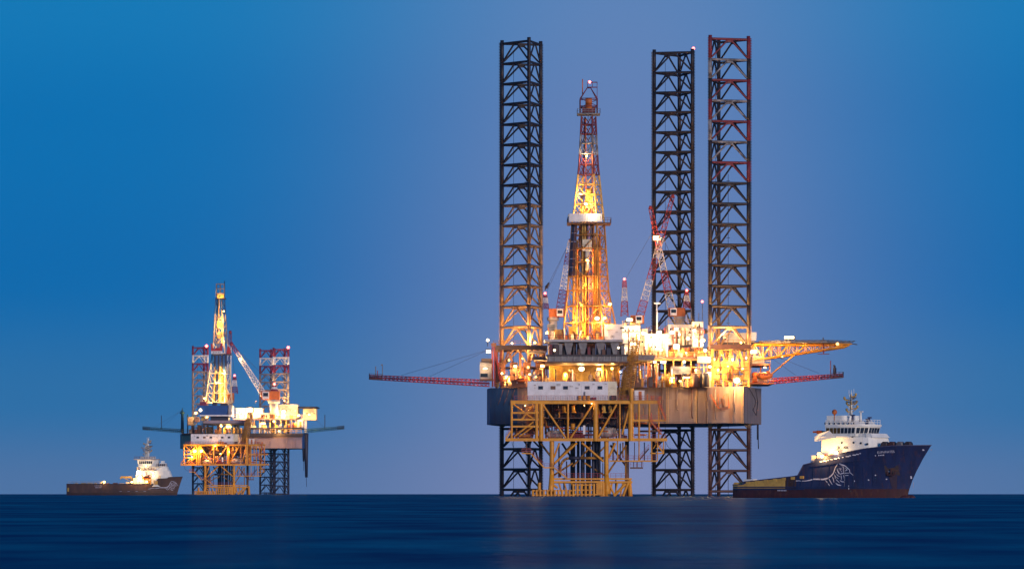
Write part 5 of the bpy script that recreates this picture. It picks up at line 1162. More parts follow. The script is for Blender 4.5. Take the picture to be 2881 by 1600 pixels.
burner_boom('burner_boom', 'dark teal flare boom reaching right from the far rig', YF-4, (856, 1212), (968, 1202), 1.9, 1.5, 'teal', 'teal', [(915, 1204)], (853, 1150), 18, [(914, 1204, 1166, .2, 'navy', False)])
kp = Thing('king_post', 'teal king post holding the left flare boom of the far rig', 'mast', P(513, 1218, YF-4))
k = MB(); k.tube(P(513, 1218, YF-4), P(513, 1160, YF-4), .9, .7, n=10); k.tube(P(513, 1160, YF-4), P(513, 1147, YF-4), .35, .2, n=8); kp.part('post', k, 'teal')
k = MB(); k.tube(P(513, 1163, YF-4), P(513, 1155, YF-4), 1.6, .5, n=10); kp.part('post_head', k, 'teal')

nf = P(1650, 1394, 1172); YP = 1172/0.5275; q = P(632, 1389, YP)
PF = copy_thing(PLAT, (q.x, YP, sea_z(YP)), 'wellhead_platform', 'small yellow wellhead platform with lit decks in front of the far rig')
dv = PF.shift
CF = copy_thing(CAB, CAB.loc + dv + Vector((-.9, 0, 0)), 'cabin_block', 'white cabin block on top of the far yellow platform')
def far_lamp(px, py, Y, size, power, tone):
    """a floodlight fixed to the copied platform"""
    c = P(px, py, Y); r = size*K*Y; h = MB(); h.box((c.x-r, Y, c.z-r*.8), (c.x+r, Y+r, c.z+r*.8)); loc = PF.e.location
    o = bpy.data.objects.new('floodlight', h.mesh('floodlight', 'dark')); COL.objects.link(o); o.parent = PF.e; o.location = -loc
    e = MB(); e.ball(c-Vector((0, .1, 0)), r, n=10, k=6); l = bpy.data.objects.new('lens', e.mesh('lens', 'lamp_'+tone)); COL.objects.link(l); l.parent = o
    light(c - Vector((0, r*1.6, 0)), power, tone, PF.e, .6, loc)
for a in ((548, 1268, YP-7.4, 4.5, 20000, 'amber'), (566, 1268, YP-7.4, 4, 16000, 'amber'), (600, 1262, YP-4, 1.6, 14000, 'amber'), (620, 1275, YP-4, 1.6, 14000, 'amber'), (585, 1285, YP-3, 1.6, 12000, 'amber'), (540, 1285, YP-9, 1.6, 9000, 'amber'), (605, 1254, YP-9, 1.2, 6000, 'warm'), (645, 1270, YP-9, 1.2, 8000, 'warm')): far_lamp(*a)

# ------------------------------------------------------------------ supply ships
def lerp_tab(tab, x):
    if x <= tab[0][0]: return tab[0][1]
    for (x0, y0), (x1, y1) in zip(tab, tab[1:]):
        if x <= x1: return y0 + (y1-y0)*(x-x0)/max(1e-6, x1-x0)
    return tab[-1][1]

def smooth_poly(pts, n=4):
    """round the corners of a plan polygon"""
    out = []
    for i, p in enumerate(pts):
        a, b, r = Vector(pts[i-1][:2]), Vector(pts[(i+1) % len(pts)][:2]), p[2] if len(p) > 2 else 0
        c = Vector(p[:2])
        if r <= 0: out.append(tuple(c)); continue
        u = c + (a-c).normalized()*min(r, (a-c).length*.45); v = c + (b-c).normalized()*min(r, (b-c).length*.45)
        for j in range(n+1):
            s = j/n; out.append(tuple(u*(1-s)**2 + c*2*s*(1-s) + v*s*s))
    return out

TIGER = [  # strokes of the emblem, photograph zoom pixels, width
 ([(120,865),(260,840),(400,795),(500,790),(600,805)], 26), ([(600,800),(720,800),(860,775),(1000,735),(1160,735),(1320,745),(1480,705),(1590,630),(1680,520),(1720,400),(1745,320),(1790,250),(1830,160)], 46),
 ([(1390,760),(1470,850),(1550,975)], 28), ([(1520,710),(1580,830),(1645,935)], 28), ([(1645,640),(1680,750),(1700,855)], 26), ([(1720,590),(1765,740),(1880,870)], 24), ([(1740,870),(1830,940),(1930,960)], 34),
 ([(1740,480),(1830,610),(1905,650)], 22), ([(1890,780),(1960,830),(2030,830)], 30), ([(1835,160),(1930,190),(2050,245),(2140,330),(2205,400),(2215,500),(2310,595)], 26), ([(1790,270),(1800,350),(1850,480),(1900,555),(2010,520),(2200,515)], 24),
 ([(1850,365),(1950,355),(1900,430)], 20), ([(1970,290),(2020,300),(2010,400),(2020,515)], 24), ([(2060,440),(2150,395)], 22), ([(1935,590),(1940,760)], 20), ([(2010,580),(2030,700),(2045,780)], 22), ([(2060,600),(2170,600)], 22),
 ([(1780,340),(1830,470),(1860,560)], 18), ([(1870,180),(1960,240),(2060,260)], 16), ([(1700,560),(1760,650),(1850,720)], 18), ([(1930,430),(1960,480)], 18), ([(2080,330),(2130,400)], 18)]

def build_ship(cfg):
    L, Bm = cfg['L'], cfg['B']; sheer = cfg['sheer']; t = Thing('supply_ship', cfg['label'], 'ship', cfg['loc'])
    t.e.rotation_euler = (0, 0, cfg['rot']); t.loc = Vector((0, 0, 0))       # parts below are in ship coordinates
    xw = cfg['xw']                                                        # stem at the waterline
    zbow = lerp_tab(sheer, L)
    def Lz(z):
        if z < 0: return xw - .2
        return xw + (L - xw)*min(1, z/zbow)**cfg.get('flare', 1.15)
    def hb(s, z):
        """half breadth at length fraction s and height z"""
        full = Bm/2
        u = max(0, (s-.62)/.38); deck = full*(1-u**2.6*1.0) if u > 0 else full
        wl = full*(1-u**1.55) if u > 0 else full
        if s < .04: k = .93 + .07*s/.04; deck *= k; wl *= k
        f = max(0, min(1, z/zbow))
        v = wl + (deck-wl)*f**1.3
        if z < 0: v *= 1-.12*min(1, -z/1.5)
        return max(v, 0.02)
    def hp(x, z, off=.04):
        """a point on the starboard shell (the side towards the camera)"""
        s = min(x/Lz(z), .999); return Vector((x, -(hb(s, z)+off), z))
    S = sorted(set([0, .01, .03] + [i/40 for i in range(2, 41)] + cfg['cuts'])); zl = cfg['zline']
    nz = 9; vs = []; rows = []
    def zcol(s):
        zd = lerp_tab(sheer, s*L); return [-1.6, -.8, 0, zl*.5, zl] + [zl + (zd-zl)*q for q in (.2, .4, .7, 1.0)]
    b = MB(); pts = []
    for s in S:
        zs = zcol(s); pts.append([Vector((s*Lz(z), hb(s, z), z)) for z in zs])
    n = len(S)
    for sg in (1, -1):
        v = [Vector((p.x, p.y*sg, p.z)) for col in pts for p in col]; f = []; fm = []
        for i in range(n-1):
            for j in range(nz-1):
                q = (i*nz+j, (i+1)*nz+j, (i+1)*nz+j+1, i*nz+j+1); f.append(q if sg < 0 else q[::-1]); fm.append(1 if j < 4 else 0)
        o = len(b.f); b.add(v, f, 0, True)
        for i, m in enumerate(fm): b.m[o+i] = m
    v = []
    for j in range(nz): v += [Vector((pts[0][j].x, pts[0][j].y, pts[0][j].z)), Vector((pts[0][j].x, -pts[0][j].y, pts[0][j].z))]
    o = len(b.f); b.add(v, [(2*j, 2*j+2, 2*j+3, 2*j+1) for j in range(nz-1)], 0)
    for j in range(nz-1): b.m[o+j] = 1 if j < 4 else 0
    ho = t.part('hull', b, [cfg['m_hull'], cfg['m_boot']])
    # deck inside the bulwark, bulwark cap rail
    d = MB(); v = []; m_ = []
    for s in S:
        zd = lerp_tab(sheer, s*L) - 1.0; x = s*Lz(zd); w = hb(s, zd)-.05; v += [(x, w, zd), (x, -w, zd)]
    d.add(v, [(2*i, 2*i+2, 2*i+3, 2*i+1) for i in range(n-1)]); t.part('deck', d, 'brown')
    cp = MB()
    for i in range(n-1):
        for sg in (1, -1):
            a, c = pts[i][-1], pts[i+1][-1]; a, c = Vector((a.x, a.y*sg, a.z)), Vector((c.x, c.y*sg, c.z))
            if (c-a).length > .05: cp.bar(a+Vector((0,0,.05)), c+Vector((0,0,.05)), .28, .14)
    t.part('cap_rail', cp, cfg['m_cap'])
    # rubbing strakes and shell plate edges
    for z0, z1, x0, x1 in cfg['strakes']:
        k = MB(); N_ = 26
        for i in range(N_):
            u, w = x0+(x1-x0)*i/N_, x0+(x1-x0)*(i+1)/N_; k.bar(hp(u, z0+(z1-z0)*i/N_, .02), hp(w, z0+(z1-z0)*(i+1)/N_, .02), .22, .22)
        t.part('rubbing_strake', k, cfg['m_strake'])
    for x in cfg['ribs']:
        k = MB(); zd = lerp_tab(sheer, x) - .1; k.bar(hp(x, 2.2, .02), hp(x+.3, min(zd, 6.2), .02), .12, .1); t.part('plate_rib', k, cfg['m_hull'])
    # emblem
    k = MB()
    for line, w in TIGER:
        p = [cfg['emb'](x, y) for x, y in line]; n_ = len(p)
        w3 = w*cfg['embw']
        fine = []
        for i in range(n_-1):
            m2 = max(1, int(math.hypot(p[i+1][0]-p[i][0], p[i+1][1]-p[i][1])/.25))
            for j in range(m2): fine.append((p[i][0]+(p[i+1][0]-p[i][0])*j/m2, p[i][1]+(p[i+1][1]-p[i][1])*j/m2))
        fine.append(p[-1]); N2 = len(fine); vv = []
        for i, (x, z) in enumerate(fine):
            a, c = fine[max(0, i-1)], fine[min(N2-1, i+1)]; dx, dz = c[0]-a[0], c[1]-a[1]; l = math.hypot(dx, dz) or 1
            taper = w3*(.35+.65*math.sin(math.pi*(i+.5)/N2)); nx, nz_ = -dz/l*taper/2, dx/l*taper/2
            vv += [hp(x+nx, z+nz_, .035), hp(x-nx, z-nz_, .035)]
        k.add(vv, [(2*i, 2*i+1, 2*i+3, 2*i+2) for i in range(N2-1)])
    t.part('hull_emblem', k, 'mark', ho)
    # lettering on the shell
    for body, size, x, z, slope in cfg['texts']:
        me = text_mesh(body, size, 0); me.materials.append(M['mark'])
        for v in me.vertices:
            u, w = v.co.x, v.co.y; v.co = hp(x+u, z+w+u*slope, .04)
        t._put('ship_name', me, Matrix(), ho)
    # freeing ports, draught marks, thruster signs as small plates
    for x, z, w, h_ in cfg['plates'] + cfg.get('dashes', []):
        k = MB(); v = [hp(x, z, .035), hp(x+w, z, .035), hp(x+w, z+h_, .035), hp(x, z+h_, .035)]; k.add(v, [(0, 1, 2, 3)]); t.part('hull_mark', k, 'mark', ho)
    if cfg.get('anchor'):
        x, z = cfg['anchor']; k = MB(); v = [hp(x-1.1, z-.9, .03), hp(x+1.4, z-.9, .03), hp(x+1.4, z+1.1, .03), hp(x-1.1, z+1.1, .03)]; k.add(v, [(0,1,2,3)]); o = t.part('anchor_pocket', k, 'dark')
        k = MB(); p = hp(x+.1, z+.4, .25); k.bar(p, p-Vector((0, 0, 1.4)), .22); k.bar(p+Vector((-.8, 0, -1.2)), p+Vector((.8, 0, -1.2)), .3); k.bar(p+Vector((-.8, 0, -1.2)), p+Vector((-.95, 0, -.5)), .22); k.bar(p+Vector((.8, 0, -1.2)), p+Vector((.95, 0, -.5)), .22); t.part('anchor', k, 'leg_rust', o)
        k = MB(); v = [hp(x-.3, 1.8, .03), hp(x+.5, 1.8, .03), hp(x+.9, z-.9, .03), hp(x-.6, z-.9, .03)]; k.add(v, [(0,1,2,3)]); t.part('rust_streak', k, 'ship_rust', ho)
    if cfg.get('bulb'):
        k = MB(); k.tube((xw-3, 0, -.35), (xw+.9, 0, -.25), .95, .85, n=12); k.ball((xw+.9, 0, -.25), .85, n=12, k=6); t.part('bulbous_bow', k, cfg['m_boot'])
    return t, hp

def tiers(t, data):
    """white house: plan corners with rounding, z0, z1, material"""
    for nm, pts, z0, z1, m, top in data:
        k = MB(); a = smooth_poly(pts); b = smooth_poly(top) if top else None
        k.prism(a, z0, z1, top=b)
        for i in range(len(k.sm)): k.sm[i] = False
        t.part(nm, k, m)

def mast(t, x, z0, z1, sc=1.0, m='ship_buff'):
    k = MB(); k.tube((x, 0, z0), (x, 0, z1), .24*sc, .12*sc); k.tube((x-.5, .3, z0), (x-.35, .2, z0+(z1-z0)*.9), .07); k.tube((x-.5, -.3, z0), (x-.35, -.2, z0+(z1-z0)*.9), .07)
    for i in range(8): zz = z0+(z1-z0)*(.1+.1*i); k.tube((x-.45, .25, zz), (x-.45, -.25, zz), .04)
    o = t.part('mast', k, 'ship_white')
    H = z1-z0
    for f, w, dirx in ((.3, 2.2, 1), (.5, 1.9, 1), (.66, 2.6, -1), (.8, 1.6, 1), (.45, 1.7, -1), (.18, 1.8, -1)):
        k = MB(); z = z0+H*f; k.bar((x, 0, z), (x+dirx*w*.7, 0, z+.25), .18); k.bar((x+dirx*w*.25, -w*.5, z), (x+dirx*w*.25, w*.5, z), .13); k.tube((x, 0, z-.7), (x+dirx*w*.6, 0, z+.1), .07)
        for s in (-.5, .5): k.bar((x+dirx*w*.25, w*s, z), (x+dirx*w*.25, w*s, z+.55), .12)
        k.ball((x+dirx*w*.62, 0, z+.5), .26); t.part('yard', k, m, o)
    for f, w in ((.58, 2.3), (.74, 1.6)):
        k = MB(); z = z0+H*f; k.bar((x+.9-w/2, -.6, z+.1), (x+.9+w/2, -.9, z+.1), .16, .2); k.tube((x+.9, -.7, z-.3), (x+.9, -.7, z), .2); t.part('radar', k, 'grey', o)
    k = MB()
    for dx, dy, h in ((.3, .4, 1.2), (-.4, -.3, .8), (0, 0, .9)): k.tube((x+dx, dy, z1-.6), (x+dx, dy, z1+h*.5), .05, n=5)
    t.part('aerial', k, 'ship_white', o)

def ship_lamp(t, p, r, power, tone):
    h = MB(); h.box((p[0]-r, p[1]+.0, p[2]-r), (p[0]+r, p[1]+r*1.2, p[2]+r)); o = t.part('deck_floodlight', h, 'dark')
    e = MB(); e.ball((p[0], p[1]-.05, p[2]), r, n=10, k=6); t.part('lens', e, 'lamp_'+tone, o)
    light((p[0], p[1]-r*1.8, p[2]), power, tone, t.e, .2)

# --- near ship
YS, PSI = 850.0, R(35)
PXM = K*YS
def near_ship():
    L = 42.7; c = P(2109, 1400, YS); yo = YS + L/2*math.sin(PSI)
    sheer = [(0, 2.55), (2.9, 2.6), (3.1, 3.15), (16.6, 4.3), (17.0, 4.4), (17.9, 6.5), (20.2, 7.0), (20.5, 7.7), (31.3, 9.7), (36.4, 10.2), (43, 10.3)]
    def xz(px, py, h=5.3):
        return ((px-2109)*PXM + h*math.sin(PSI))/math.cos(PSI), (EY-py)*PXM + CH + .06
    def emb(zx, zy):
        x, z = xz(2210+zx/12.88, 1290+zy/12.88); return x, z
    cfg = dict(L=L, B=11.0, xw=37.4, sheer=sheer, loc=(c.x, yo, sea_z(YS)), rot=-PSI, label='dark blue supply ship with white bridge and tiger emblem, right of the rigs', zline=1.75,
               cuts=[2.9/L, 3.1/L, 17.0/L, 17.9/L, 20.2/L, 20.5/L], m_hull='ship_blue', m_boot='ship_red', m_cap='ship_cap', m_strake='ship_blue', emb=emb, embw=.0062,
               strakes=[(2.15, 2.15, .3, 30), (1.7, 1.7, .3, 17), (6.2, 7.6, 18.5, 31)], ribs=[13, 14.6, 16.2, 18.9, 20.6, 22.4, 24.2, 26.0, 27.9, 29.8, 31.6],
               texts=[('EUPHRATES', .62, *xz(2476, 1272.5, 4.4), .06)],
               plates=[(*xz(px, py, 5.0), .25, .22) for px, py in ((2392, 1354), (2424, 1351), (2462, 1349), (2440, 1338), (2470, 1328))] + [(*xz(px, py, 3.2), .3, .25) for px, py in ((2559, 1268.5), (2576, 1268))] + [(*xz(2519, 1346, 4), .25, .5), (*xz(2524, 1372, 4), .12, 1.2), (*xz(2379, 1376, 5), .12, .8)],
               dashes=[(*xz(2306+i*9.3+d, 1300-i*2.05, 5.1), w, .2) for i, (d, w) in enumerate(((0, .5), (0, .75), (1, .4), (-1, .6), (0, .7), (1, .45), (3, .35), (3, .8), (2, .5), (2, .75), (2, .6), (1, .3)))]
               + [(*xz(2190+i*4.2, 1380.5, 5.4), .24, .26) for i in range(6)] + [(*xz(2452+i*3.6, 1283.5-i*.3, 4.3), .2, .2) for i in range(6) if i != 1],
               anchor=(35.2, 5.3), bulb=True, flare=1.45)
    t, hp = build_ship(cfg)
    # raised quarter: warm light on the stern shell painted as buff plates, browner forward
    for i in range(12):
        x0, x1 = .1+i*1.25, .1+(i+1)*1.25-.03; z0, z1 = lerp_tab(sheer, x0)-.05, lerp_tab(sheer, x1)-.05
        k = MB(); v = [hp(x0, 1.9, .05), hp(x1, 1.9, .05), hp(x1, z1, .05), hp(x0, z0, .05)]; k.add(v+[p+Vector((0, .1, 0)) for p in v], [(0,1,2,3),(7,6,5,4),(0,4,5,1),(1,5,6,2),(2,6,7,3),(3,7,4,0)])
        t.part('stern_glow_plate', k, 'ship_buff' if i < 10 else 'ship_brown')
    for i in range(7):
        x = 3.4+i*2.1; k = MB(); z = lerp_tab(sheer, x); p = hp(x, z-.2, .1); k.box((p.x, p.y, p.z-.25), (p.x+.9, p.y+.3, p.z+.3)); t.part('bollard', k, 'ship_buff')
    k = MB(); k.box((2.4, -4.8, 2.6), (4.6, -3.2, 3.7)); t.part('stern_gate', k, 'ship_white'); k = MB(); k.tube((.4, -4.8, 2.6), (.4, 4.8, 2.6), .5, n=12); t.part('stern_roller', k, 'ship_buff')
    W = 'ship_white'
    BB = [(21.0, -3.9), (27.6, -3.8), (29.4, -2.0), (29.5, 2.0), (27.6, 3.8), (21.0, 3.9)]; BT = [(20.9, -4.0), (28.0, -3.95), (29.95, -2.1), (30.05, 2.1), (28.0, 3.95), (20.9, 4.0)]
    tiers(t, [
        ('lower_house', [(19.4, -4.6), (27, -4.6), (32.5, -4.2, 2.5), (32.8, 4.2, 2.5), (27, 4.6), (19.4, 4.6)], 6.2, 9.0, W, None),
        ('main_house', [(20.4, -4.5), (27, -4.5, 1), (32.3, -3.9, 2.6), (32.6, 3.9, 2.6), (27, 4.5), (20.4, 4.5)], 9.0, 11.9, W, [(20.4, -4.5), (27, -4.4, 1), (31.6, -3.4, 2.4), (31.9, 3.4, 2.4), (27, 4.4), (20.4, 4.5)]),
        ('fore_house', [(27, -3.4), (32.0, -3.2, 1.6), (32.2, 3.2, 1.6), (27, 3.4)], 11.9, 12.7, W, [(27, -3.4), (31.3, -3.0, 1.5), (31.5, 3.0, 1.5), (27, 3.4)]),
        ('wing_deck', [(19.3, -5.2, .6), (26.5, -4.6), (26.5, 4.6), (19.3, 5.2, .6)], 11.9, 12.15, W, None),
        ('bridge', BB, 12.15, 14.1, W, BT),
        ('bridge_roof', [(20.9, -4.1), (28.8, -3.9, 1.2), (30.1, -2.4, .8), (30.3, 2.4, .8), (28.8, 3.9, 1.2), (20.9, 4.1)], 14.1, 14.5, W, None),
        ('top_house', [(20.9, -3.6), (26.4, -3.4, .8), (29.2, -2.2, .8), (29.2, 2.2, .8), (26.4, 3.4), (20.9, 3.6)], 14.5, 15.2, W, [(20.9, -3.6), (26.0, -3.3, .8), (28.6, -2.0, .8), (28.6, 2.0, .8), (26.0, 3.3), (20.9, 3.6)]),
        ('funnel_block', [(20.9, -3.4), (24.8, -3.2, .8), (26.2, 0, 1), (24.8, 3.2, .8), (20.9, 3.4)], 15.2, 16.3, W, None)])
    # wing bulwark sweeping down aft
    k = MB(); v = [Vector((x, -y, z)) for x, y, z in ((19.2, 5.25, 12.1), (19.2, 5.25, 11.2), (24, 5.0, 11.9), (22.2, 4.7, 13.3), (20.2, 5.2, 12.7))]; n = len(v)
    k.add(v+[p+Vector((0, .18, 0)) for p in v], [tuple(range(n)), tuple(range(2*n-1, n-1, -1))]+[(i, i+n, (i+1) % n+n, (i+1) % n) for i in range(n)]); t.part('wing_bulwark', k, W)
    # bridge windows, leaning with the wall: each pane sits in its own wall face
    def pane(e, s0, s1, z0=12.75, z1=13.85, m='glass'):
        def wp(q, z):
            f = (z-12.15)/1.95; a = Vector((*BB[e], 0)).lerp(Vector((*BT[e], 0)), f); b = Vector((*BB[e+1], 0)).lerp(Vector((*BT[e+1], 0)), f); d = (b-a).normalized()
            return a.lerp(b, q) + Vector((d.y, -d.x, 0))*.05 + Vector((0, 0, z))
        v = [wp(s0, z0), wp(s1, z0), wp(s1, z1), wp(s0, z1)]; c = sum((Vector((p.x, p.y, 0)) for p in v), Vector())/4 - Vector((25, 0, 0)); n_ = c.normalized()*.15
        k = MB(); k.add([*v, *[p-n_ for p in v]], [(0,1,2,3),(7,6,5,4),(0,4,5,1),(1,5,6,2),(2,6,7,3),(3,7,4,0)]); t.part('bridge_window', k, m)
    for i in range(8): pane(0, .035+i*.12, .035+i*.12+.095, m='glass_amber' if i < 4 else 'glass')
    for i in range(3): pane(1, .05+i*.315, .05+i*.315+.27)
    for i in range(4): pane(2, .04+i*.24, .04+i*.24+.20)
    for x, z in ((27.6, 10.9), (29.2, 10.8), (25.0, 10.9), (30.6, 10.6)): k = MB(); k.tube((x, -4.45+max(0, (x-27)*.14), z), (x, -4.2, z), .22, n=10); t.part('porthole', k, 'glass')
    for x in (21.6, 23.4, 25.2): k = MB(); k.box((x, -4.64, 6.6), (x+.75, -4.58, 8.5)); t.part('door', k, 'grey_lt')
    me = text_mesh('SK - 408', .72, .01); me.materials.append(M['ink']); t._put('house_number', me, Matrix.Translation((25.2, -4.53, 9.9)) @ Matrix.Rotation(R(90), 4, 'X'), None)
    k = MB(); k.box((18.2, -1.6, 12.9), (21, -1.0, 13.3)); k.box((17.6, -1.8, 12.7), (18.4, -.8, 13.4)); k.box((16.6, -1.6, 12.95), (17.6, -1.0, 13.3)); t.part('fire_monitor', k, 'orange')
    k = MB(); k.tube((22.6, -3.2, 15.0), (22.6, -3.2, 16.6), .16); k.ball((22.6, -3.2, 17.0), .55); t.part('searchlight', k, 'orange')
    for x, y, z, h in ((28.0, -2.2, 14.9, 2.0), (29.4, -2.0, 14.5, .9), (26.6, -3.0, 15.2, 1.0), (27.4, 2.2, 15, .8)):
        k = MB(); k.tube((x, y, z), (x, y, z+h), .28, .2); k.box((x-.3, y-.2, z+h), (x+.5, y+.2, z+h+.25)); t.part('vent_cowl', k, W if h > 1.5 else 'ship_cap')
    g = MB(); railing(g, [Vector((21, -3.9, 14.5)), Vector((28.6, -3.8, 14.5)), Vector((29.8, -2.2, 14.5)), Vector((29.9, 2.2, 14.5))], h=.9, step=1, r=.035); railing(g, [Vector((27, -4.3, 11.9)), Vector((31.2, -3.2, 11.9))], h=.8, step=.9, r=.03); t.part('roof_railing', g, W)
    g = MB()
    for i in range(7): g.box((20.6+i*1.1, -3.75, 14.55), (20.85+i*1.1, -3.6, 14.95))
    t.part('roof_fitting', g, 'brown')
    mast(t, 24.6, 16.2, 21.0)
    # bow winches and fo'c'sle gear
    for x, y, m in ((33.6, -2.2, 'dark'), (35.0, -1.8, 'leg_rust'), (36.6, -1.4, 'grey'), (38.2, -1.0, 'dark')):
        k = MB(); k.tube((x, y-.7, 10.5), (x, y+.7, 10.5), .6, n=12); k.box((x-.6, y-.9, 9.4), (x+.6, y+.9, 10.4)); t.part('bow_winch', k, m)
    k = MB(); k.box((17.9, -4.6, 6.4), (19.3, -3.0, 7.3)); k.box((18.0, -4.4, 7.3), (18.9, -3.4, 8.4)); t.part('deck_locker', k, W)
    # people-high deck gear against the house
    for x, m in ((21.5, 'orange'), (23.0, 'red_rail'), (24.6, 'red_rail')): k = MB(); k.tube((x, -4.9, 7.6), (x, -4.9, 8.7), .2); t.part('fire_locker', k, m)
    ship_lamp(t, (21.2, -5.5, 8.2), .42, 4200, 'amber'); ship_lamp(t, (24.4, -5.4, 8.9), .36, 1500, 'white')
    return t
SHIP = near_ship()
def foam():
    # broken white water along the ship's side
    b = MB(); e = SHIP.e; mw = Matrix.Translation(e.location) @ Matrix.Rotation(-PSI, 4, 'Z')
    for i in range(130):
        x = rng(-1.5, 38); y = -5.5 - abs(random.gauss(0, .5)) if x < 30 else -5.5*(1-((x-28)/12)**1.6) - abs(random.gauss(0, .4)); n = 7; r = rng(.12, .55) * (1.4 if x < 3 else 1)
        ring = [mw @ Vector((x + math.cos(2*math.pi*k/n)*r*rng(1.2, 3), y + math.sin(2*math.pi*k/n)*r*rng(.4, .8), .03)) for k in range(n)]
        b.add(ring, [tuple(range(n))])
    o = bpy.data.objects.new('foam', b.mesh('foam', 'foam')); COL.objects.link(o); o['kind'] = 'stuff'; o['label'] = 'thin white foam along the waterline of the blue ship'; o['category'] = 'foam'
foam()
def rig_foam():  # pale patches added so the water by the rig catches the lamp light
    b = MB()
    for i in range(520):
        px = random.choice([rng(1290, 2080), rng(1700, 2080), rng(1400, 1540), rng(1830, 1960), rng(1985, 2110)]); Y = rng(1120, 1215); c = P(px, 1390, Y); n = 6; r = rng(.2, .8); z = sea_z(Y) + .03
        b.add([Vector((c.x + math.cos(2*math.pi*k/n)*r*rng(1.5, 4), Y + math.sin(2*math.pi*k/n)*r*rng(.6, 1.2), z)) for k in range(n)], [tuple(range(n))])
    o = bpy.data.objects.new('foam', b.mesh('foam', 'rig_foam')); COL.objects.link(o); o['kind'] = 'stuff'; o['label'] = 'pale patches added for the lamp-lit water around the feet of the near rig'; o['category'] = 'foam'
rig_foam()

# --- far ship
def far_ship():
    L = 43.0; D = 1600.0; pm = K*D; c = P(193, 1391, D)
    sheer = [(0, 4.2), (2, 4.2), (33.8, 4.15), (34.6, 6.1), (38, 6.25), (38.2, 6.7), (43, 6.9)]
    def emb(zx, zy): return 33.0 + (zx-600)/1700*8.4, 5.4 - (zy-150)/830*3.6
    cfg = dict(L=L, B=11.0, xw=40.9, sheer=sheer, loc=(c.x, D, sea_z(D)), rot=R(-3), label='low brown hulled supply ship with a floodlit white bridge, at far left', zline=.9, cuts=[33.8/L, 34.6/L, 38/L, 38.2/L],
               m_hull='ship_maroon', m_boot='ship_brown', m_cap='leg_brown', m_strake='ship_maroon', emb=emb, embw=.0062, strakes=[(1.9, 1.9, 1, 36)], ribs=[6, 12, 18, 24, 30],
               texts=[('EUPHRATES', .55, 12.0, 3.5, 0)], dashes=[(10.9+i*.4, 2.75, .26, .24) for i in range(6)], plates=[(20+i*3, 1.4, .9, .12) for i in range(4)], bulb=False)
    t, hp = build_ship(cfg); W = 'ship_white'
    tiers(t, [('lower_house', [(26.5, -4.6), (33.4, -4.5), (36, -3.0), (39.4, -1.2, .6), (39.4, 1.2, .6), (36, 3.0), (33.4, 4.5), (26.5, 4.6)], 3.2, 6.4, W, None),
        ('main_house', [(27.2, -4.3), (33.2, -4.2), (36.2, -2.9), (39.3, -1.5, .6), (39.3, 1.5, .6), (36.2, 2.9), (33.2, 4.2), (27.2, 4.3)], 6.4, 9.2, W, [(27.2, -4.3), (33.0, -4.2), (35.8, -2.9), (38.3, -1.5, .6), (38.3, 1.5, .6), (35.8, 2.9), (33.0, 4.2), (27.2, 4.3)]),
        ('upper_house', [(27.6, -4.0), (33.4, -3.8), (38.0, -1.9, .6), (38.0, 1.9, .6), (33.4, 3.8), (27.6, 4.0)], 9.2, 10.7, W, [(27.6, -4.0), (33.4, -3.8), (37.4, -1.9, .6), (37.4, 1.9, .6), (33.4, 3.8), (27.6, 4.0)]),
        ('house_deck', [(26.4, -4.7), (33.6, -4.5), (33.6, 4.5), (26.4, 4.7)], 9.05, 9.2, 'cream', None), ('house_deck', [(26.6, -4.4), (35, -4.0), (35, 4.0), (26.6, 4.4)], 10.55, 10.72, 'cream', None),
        ('bridge', [(26.7, -3.8), (32, -3.8, .5), (33.8, -2, .5), (33.8, 2, .5), (32, 3.8, .5), (26.7, 3.8)], 10.7, 13.2, W, [(26.5, -3.9), (32.4, -3.9, .5), (34.2, -2.1, .5), (34.2, 2.1, .5), (32.4, 3.9, .5), (26.5, 3.9)]),
        ('bridge_roof', [(25.2, -4.4), (33, -4.2), (34.3, -2), (34.3, 2), (33, 4.2), (25.2, 4.4)], 13.2, 13.6, 'grey_lt', None),
        ('top_house', [(27.5, -2.6), (32.6, -2.6), (32.6, 2.6), (27.5, 2.6)], 13.6, 14.5, W, None),
        ('fore_house', [(34.6, -2.4), (37.2, -1.8, .6), (37.2, 1.8, .6), (34.6, 2.4)], 10.7, 12.0, W, [(34.6, -2.2), (36.9, -1.7, .6), (36.9, 1.7, .6), (34.6, 2.2)]), ('fore_top', [(35.0, -1.2), (36.2, -1.0), (36.2, 1.0), (35.0, 1.2)], 12.0, 12.9, W, None)])
    g = MB(); railing(g, [Vector((26.4, -4.6, 9.2)), Vector((33.6, -4.4, 9.2))], h=.9, step=.9, r=.05); railing(g, [Vector((33.6, -3.7, 10.7)), Vector((37.4, -1.9, 10.7))], h=.9, step=.8, r=.05); railing(g, [Vector((25.4, -4.3, 13.6)), Vector((33, -4.1, 13.6))], h=.8, step=.9, r=.05); t.part('house_railing', g, 'brown')
    for x in (27.8, 29.6, 31.4): k = MB(); k.box((x, -4.45, 6.9), (x+.7, -4.22, 8.7)); t.part('door', k, 'grey_lt')
    for x in (28.2, 29.4, 30.6, 31.8): k = MB(); k.tube((x, -4.12, 9.95), (x, -3.9, 9.95), .22, n=8); t.part('porthole', k, 'glass')
    for x, z, w, h_ in ((26.0, 4.2, 1.2, 4.4), (25.2, 4.2, .8, 2.2), (26.3, 9.2, .6, 1.4), (34.6, 6.2, .7, 1.2)): k = MB(); k.box((x, -4.4, z), (x+w, -3.2, z+h_)); t.part('vent_trunk', k, 'cream')
    for i in range(7): k = MB(); k.box((27.2+i*.72, -3.98, 11.7), (27.72+i*.72, -3.78, 12.7)); t.part('bridge_window', k, 'glass')
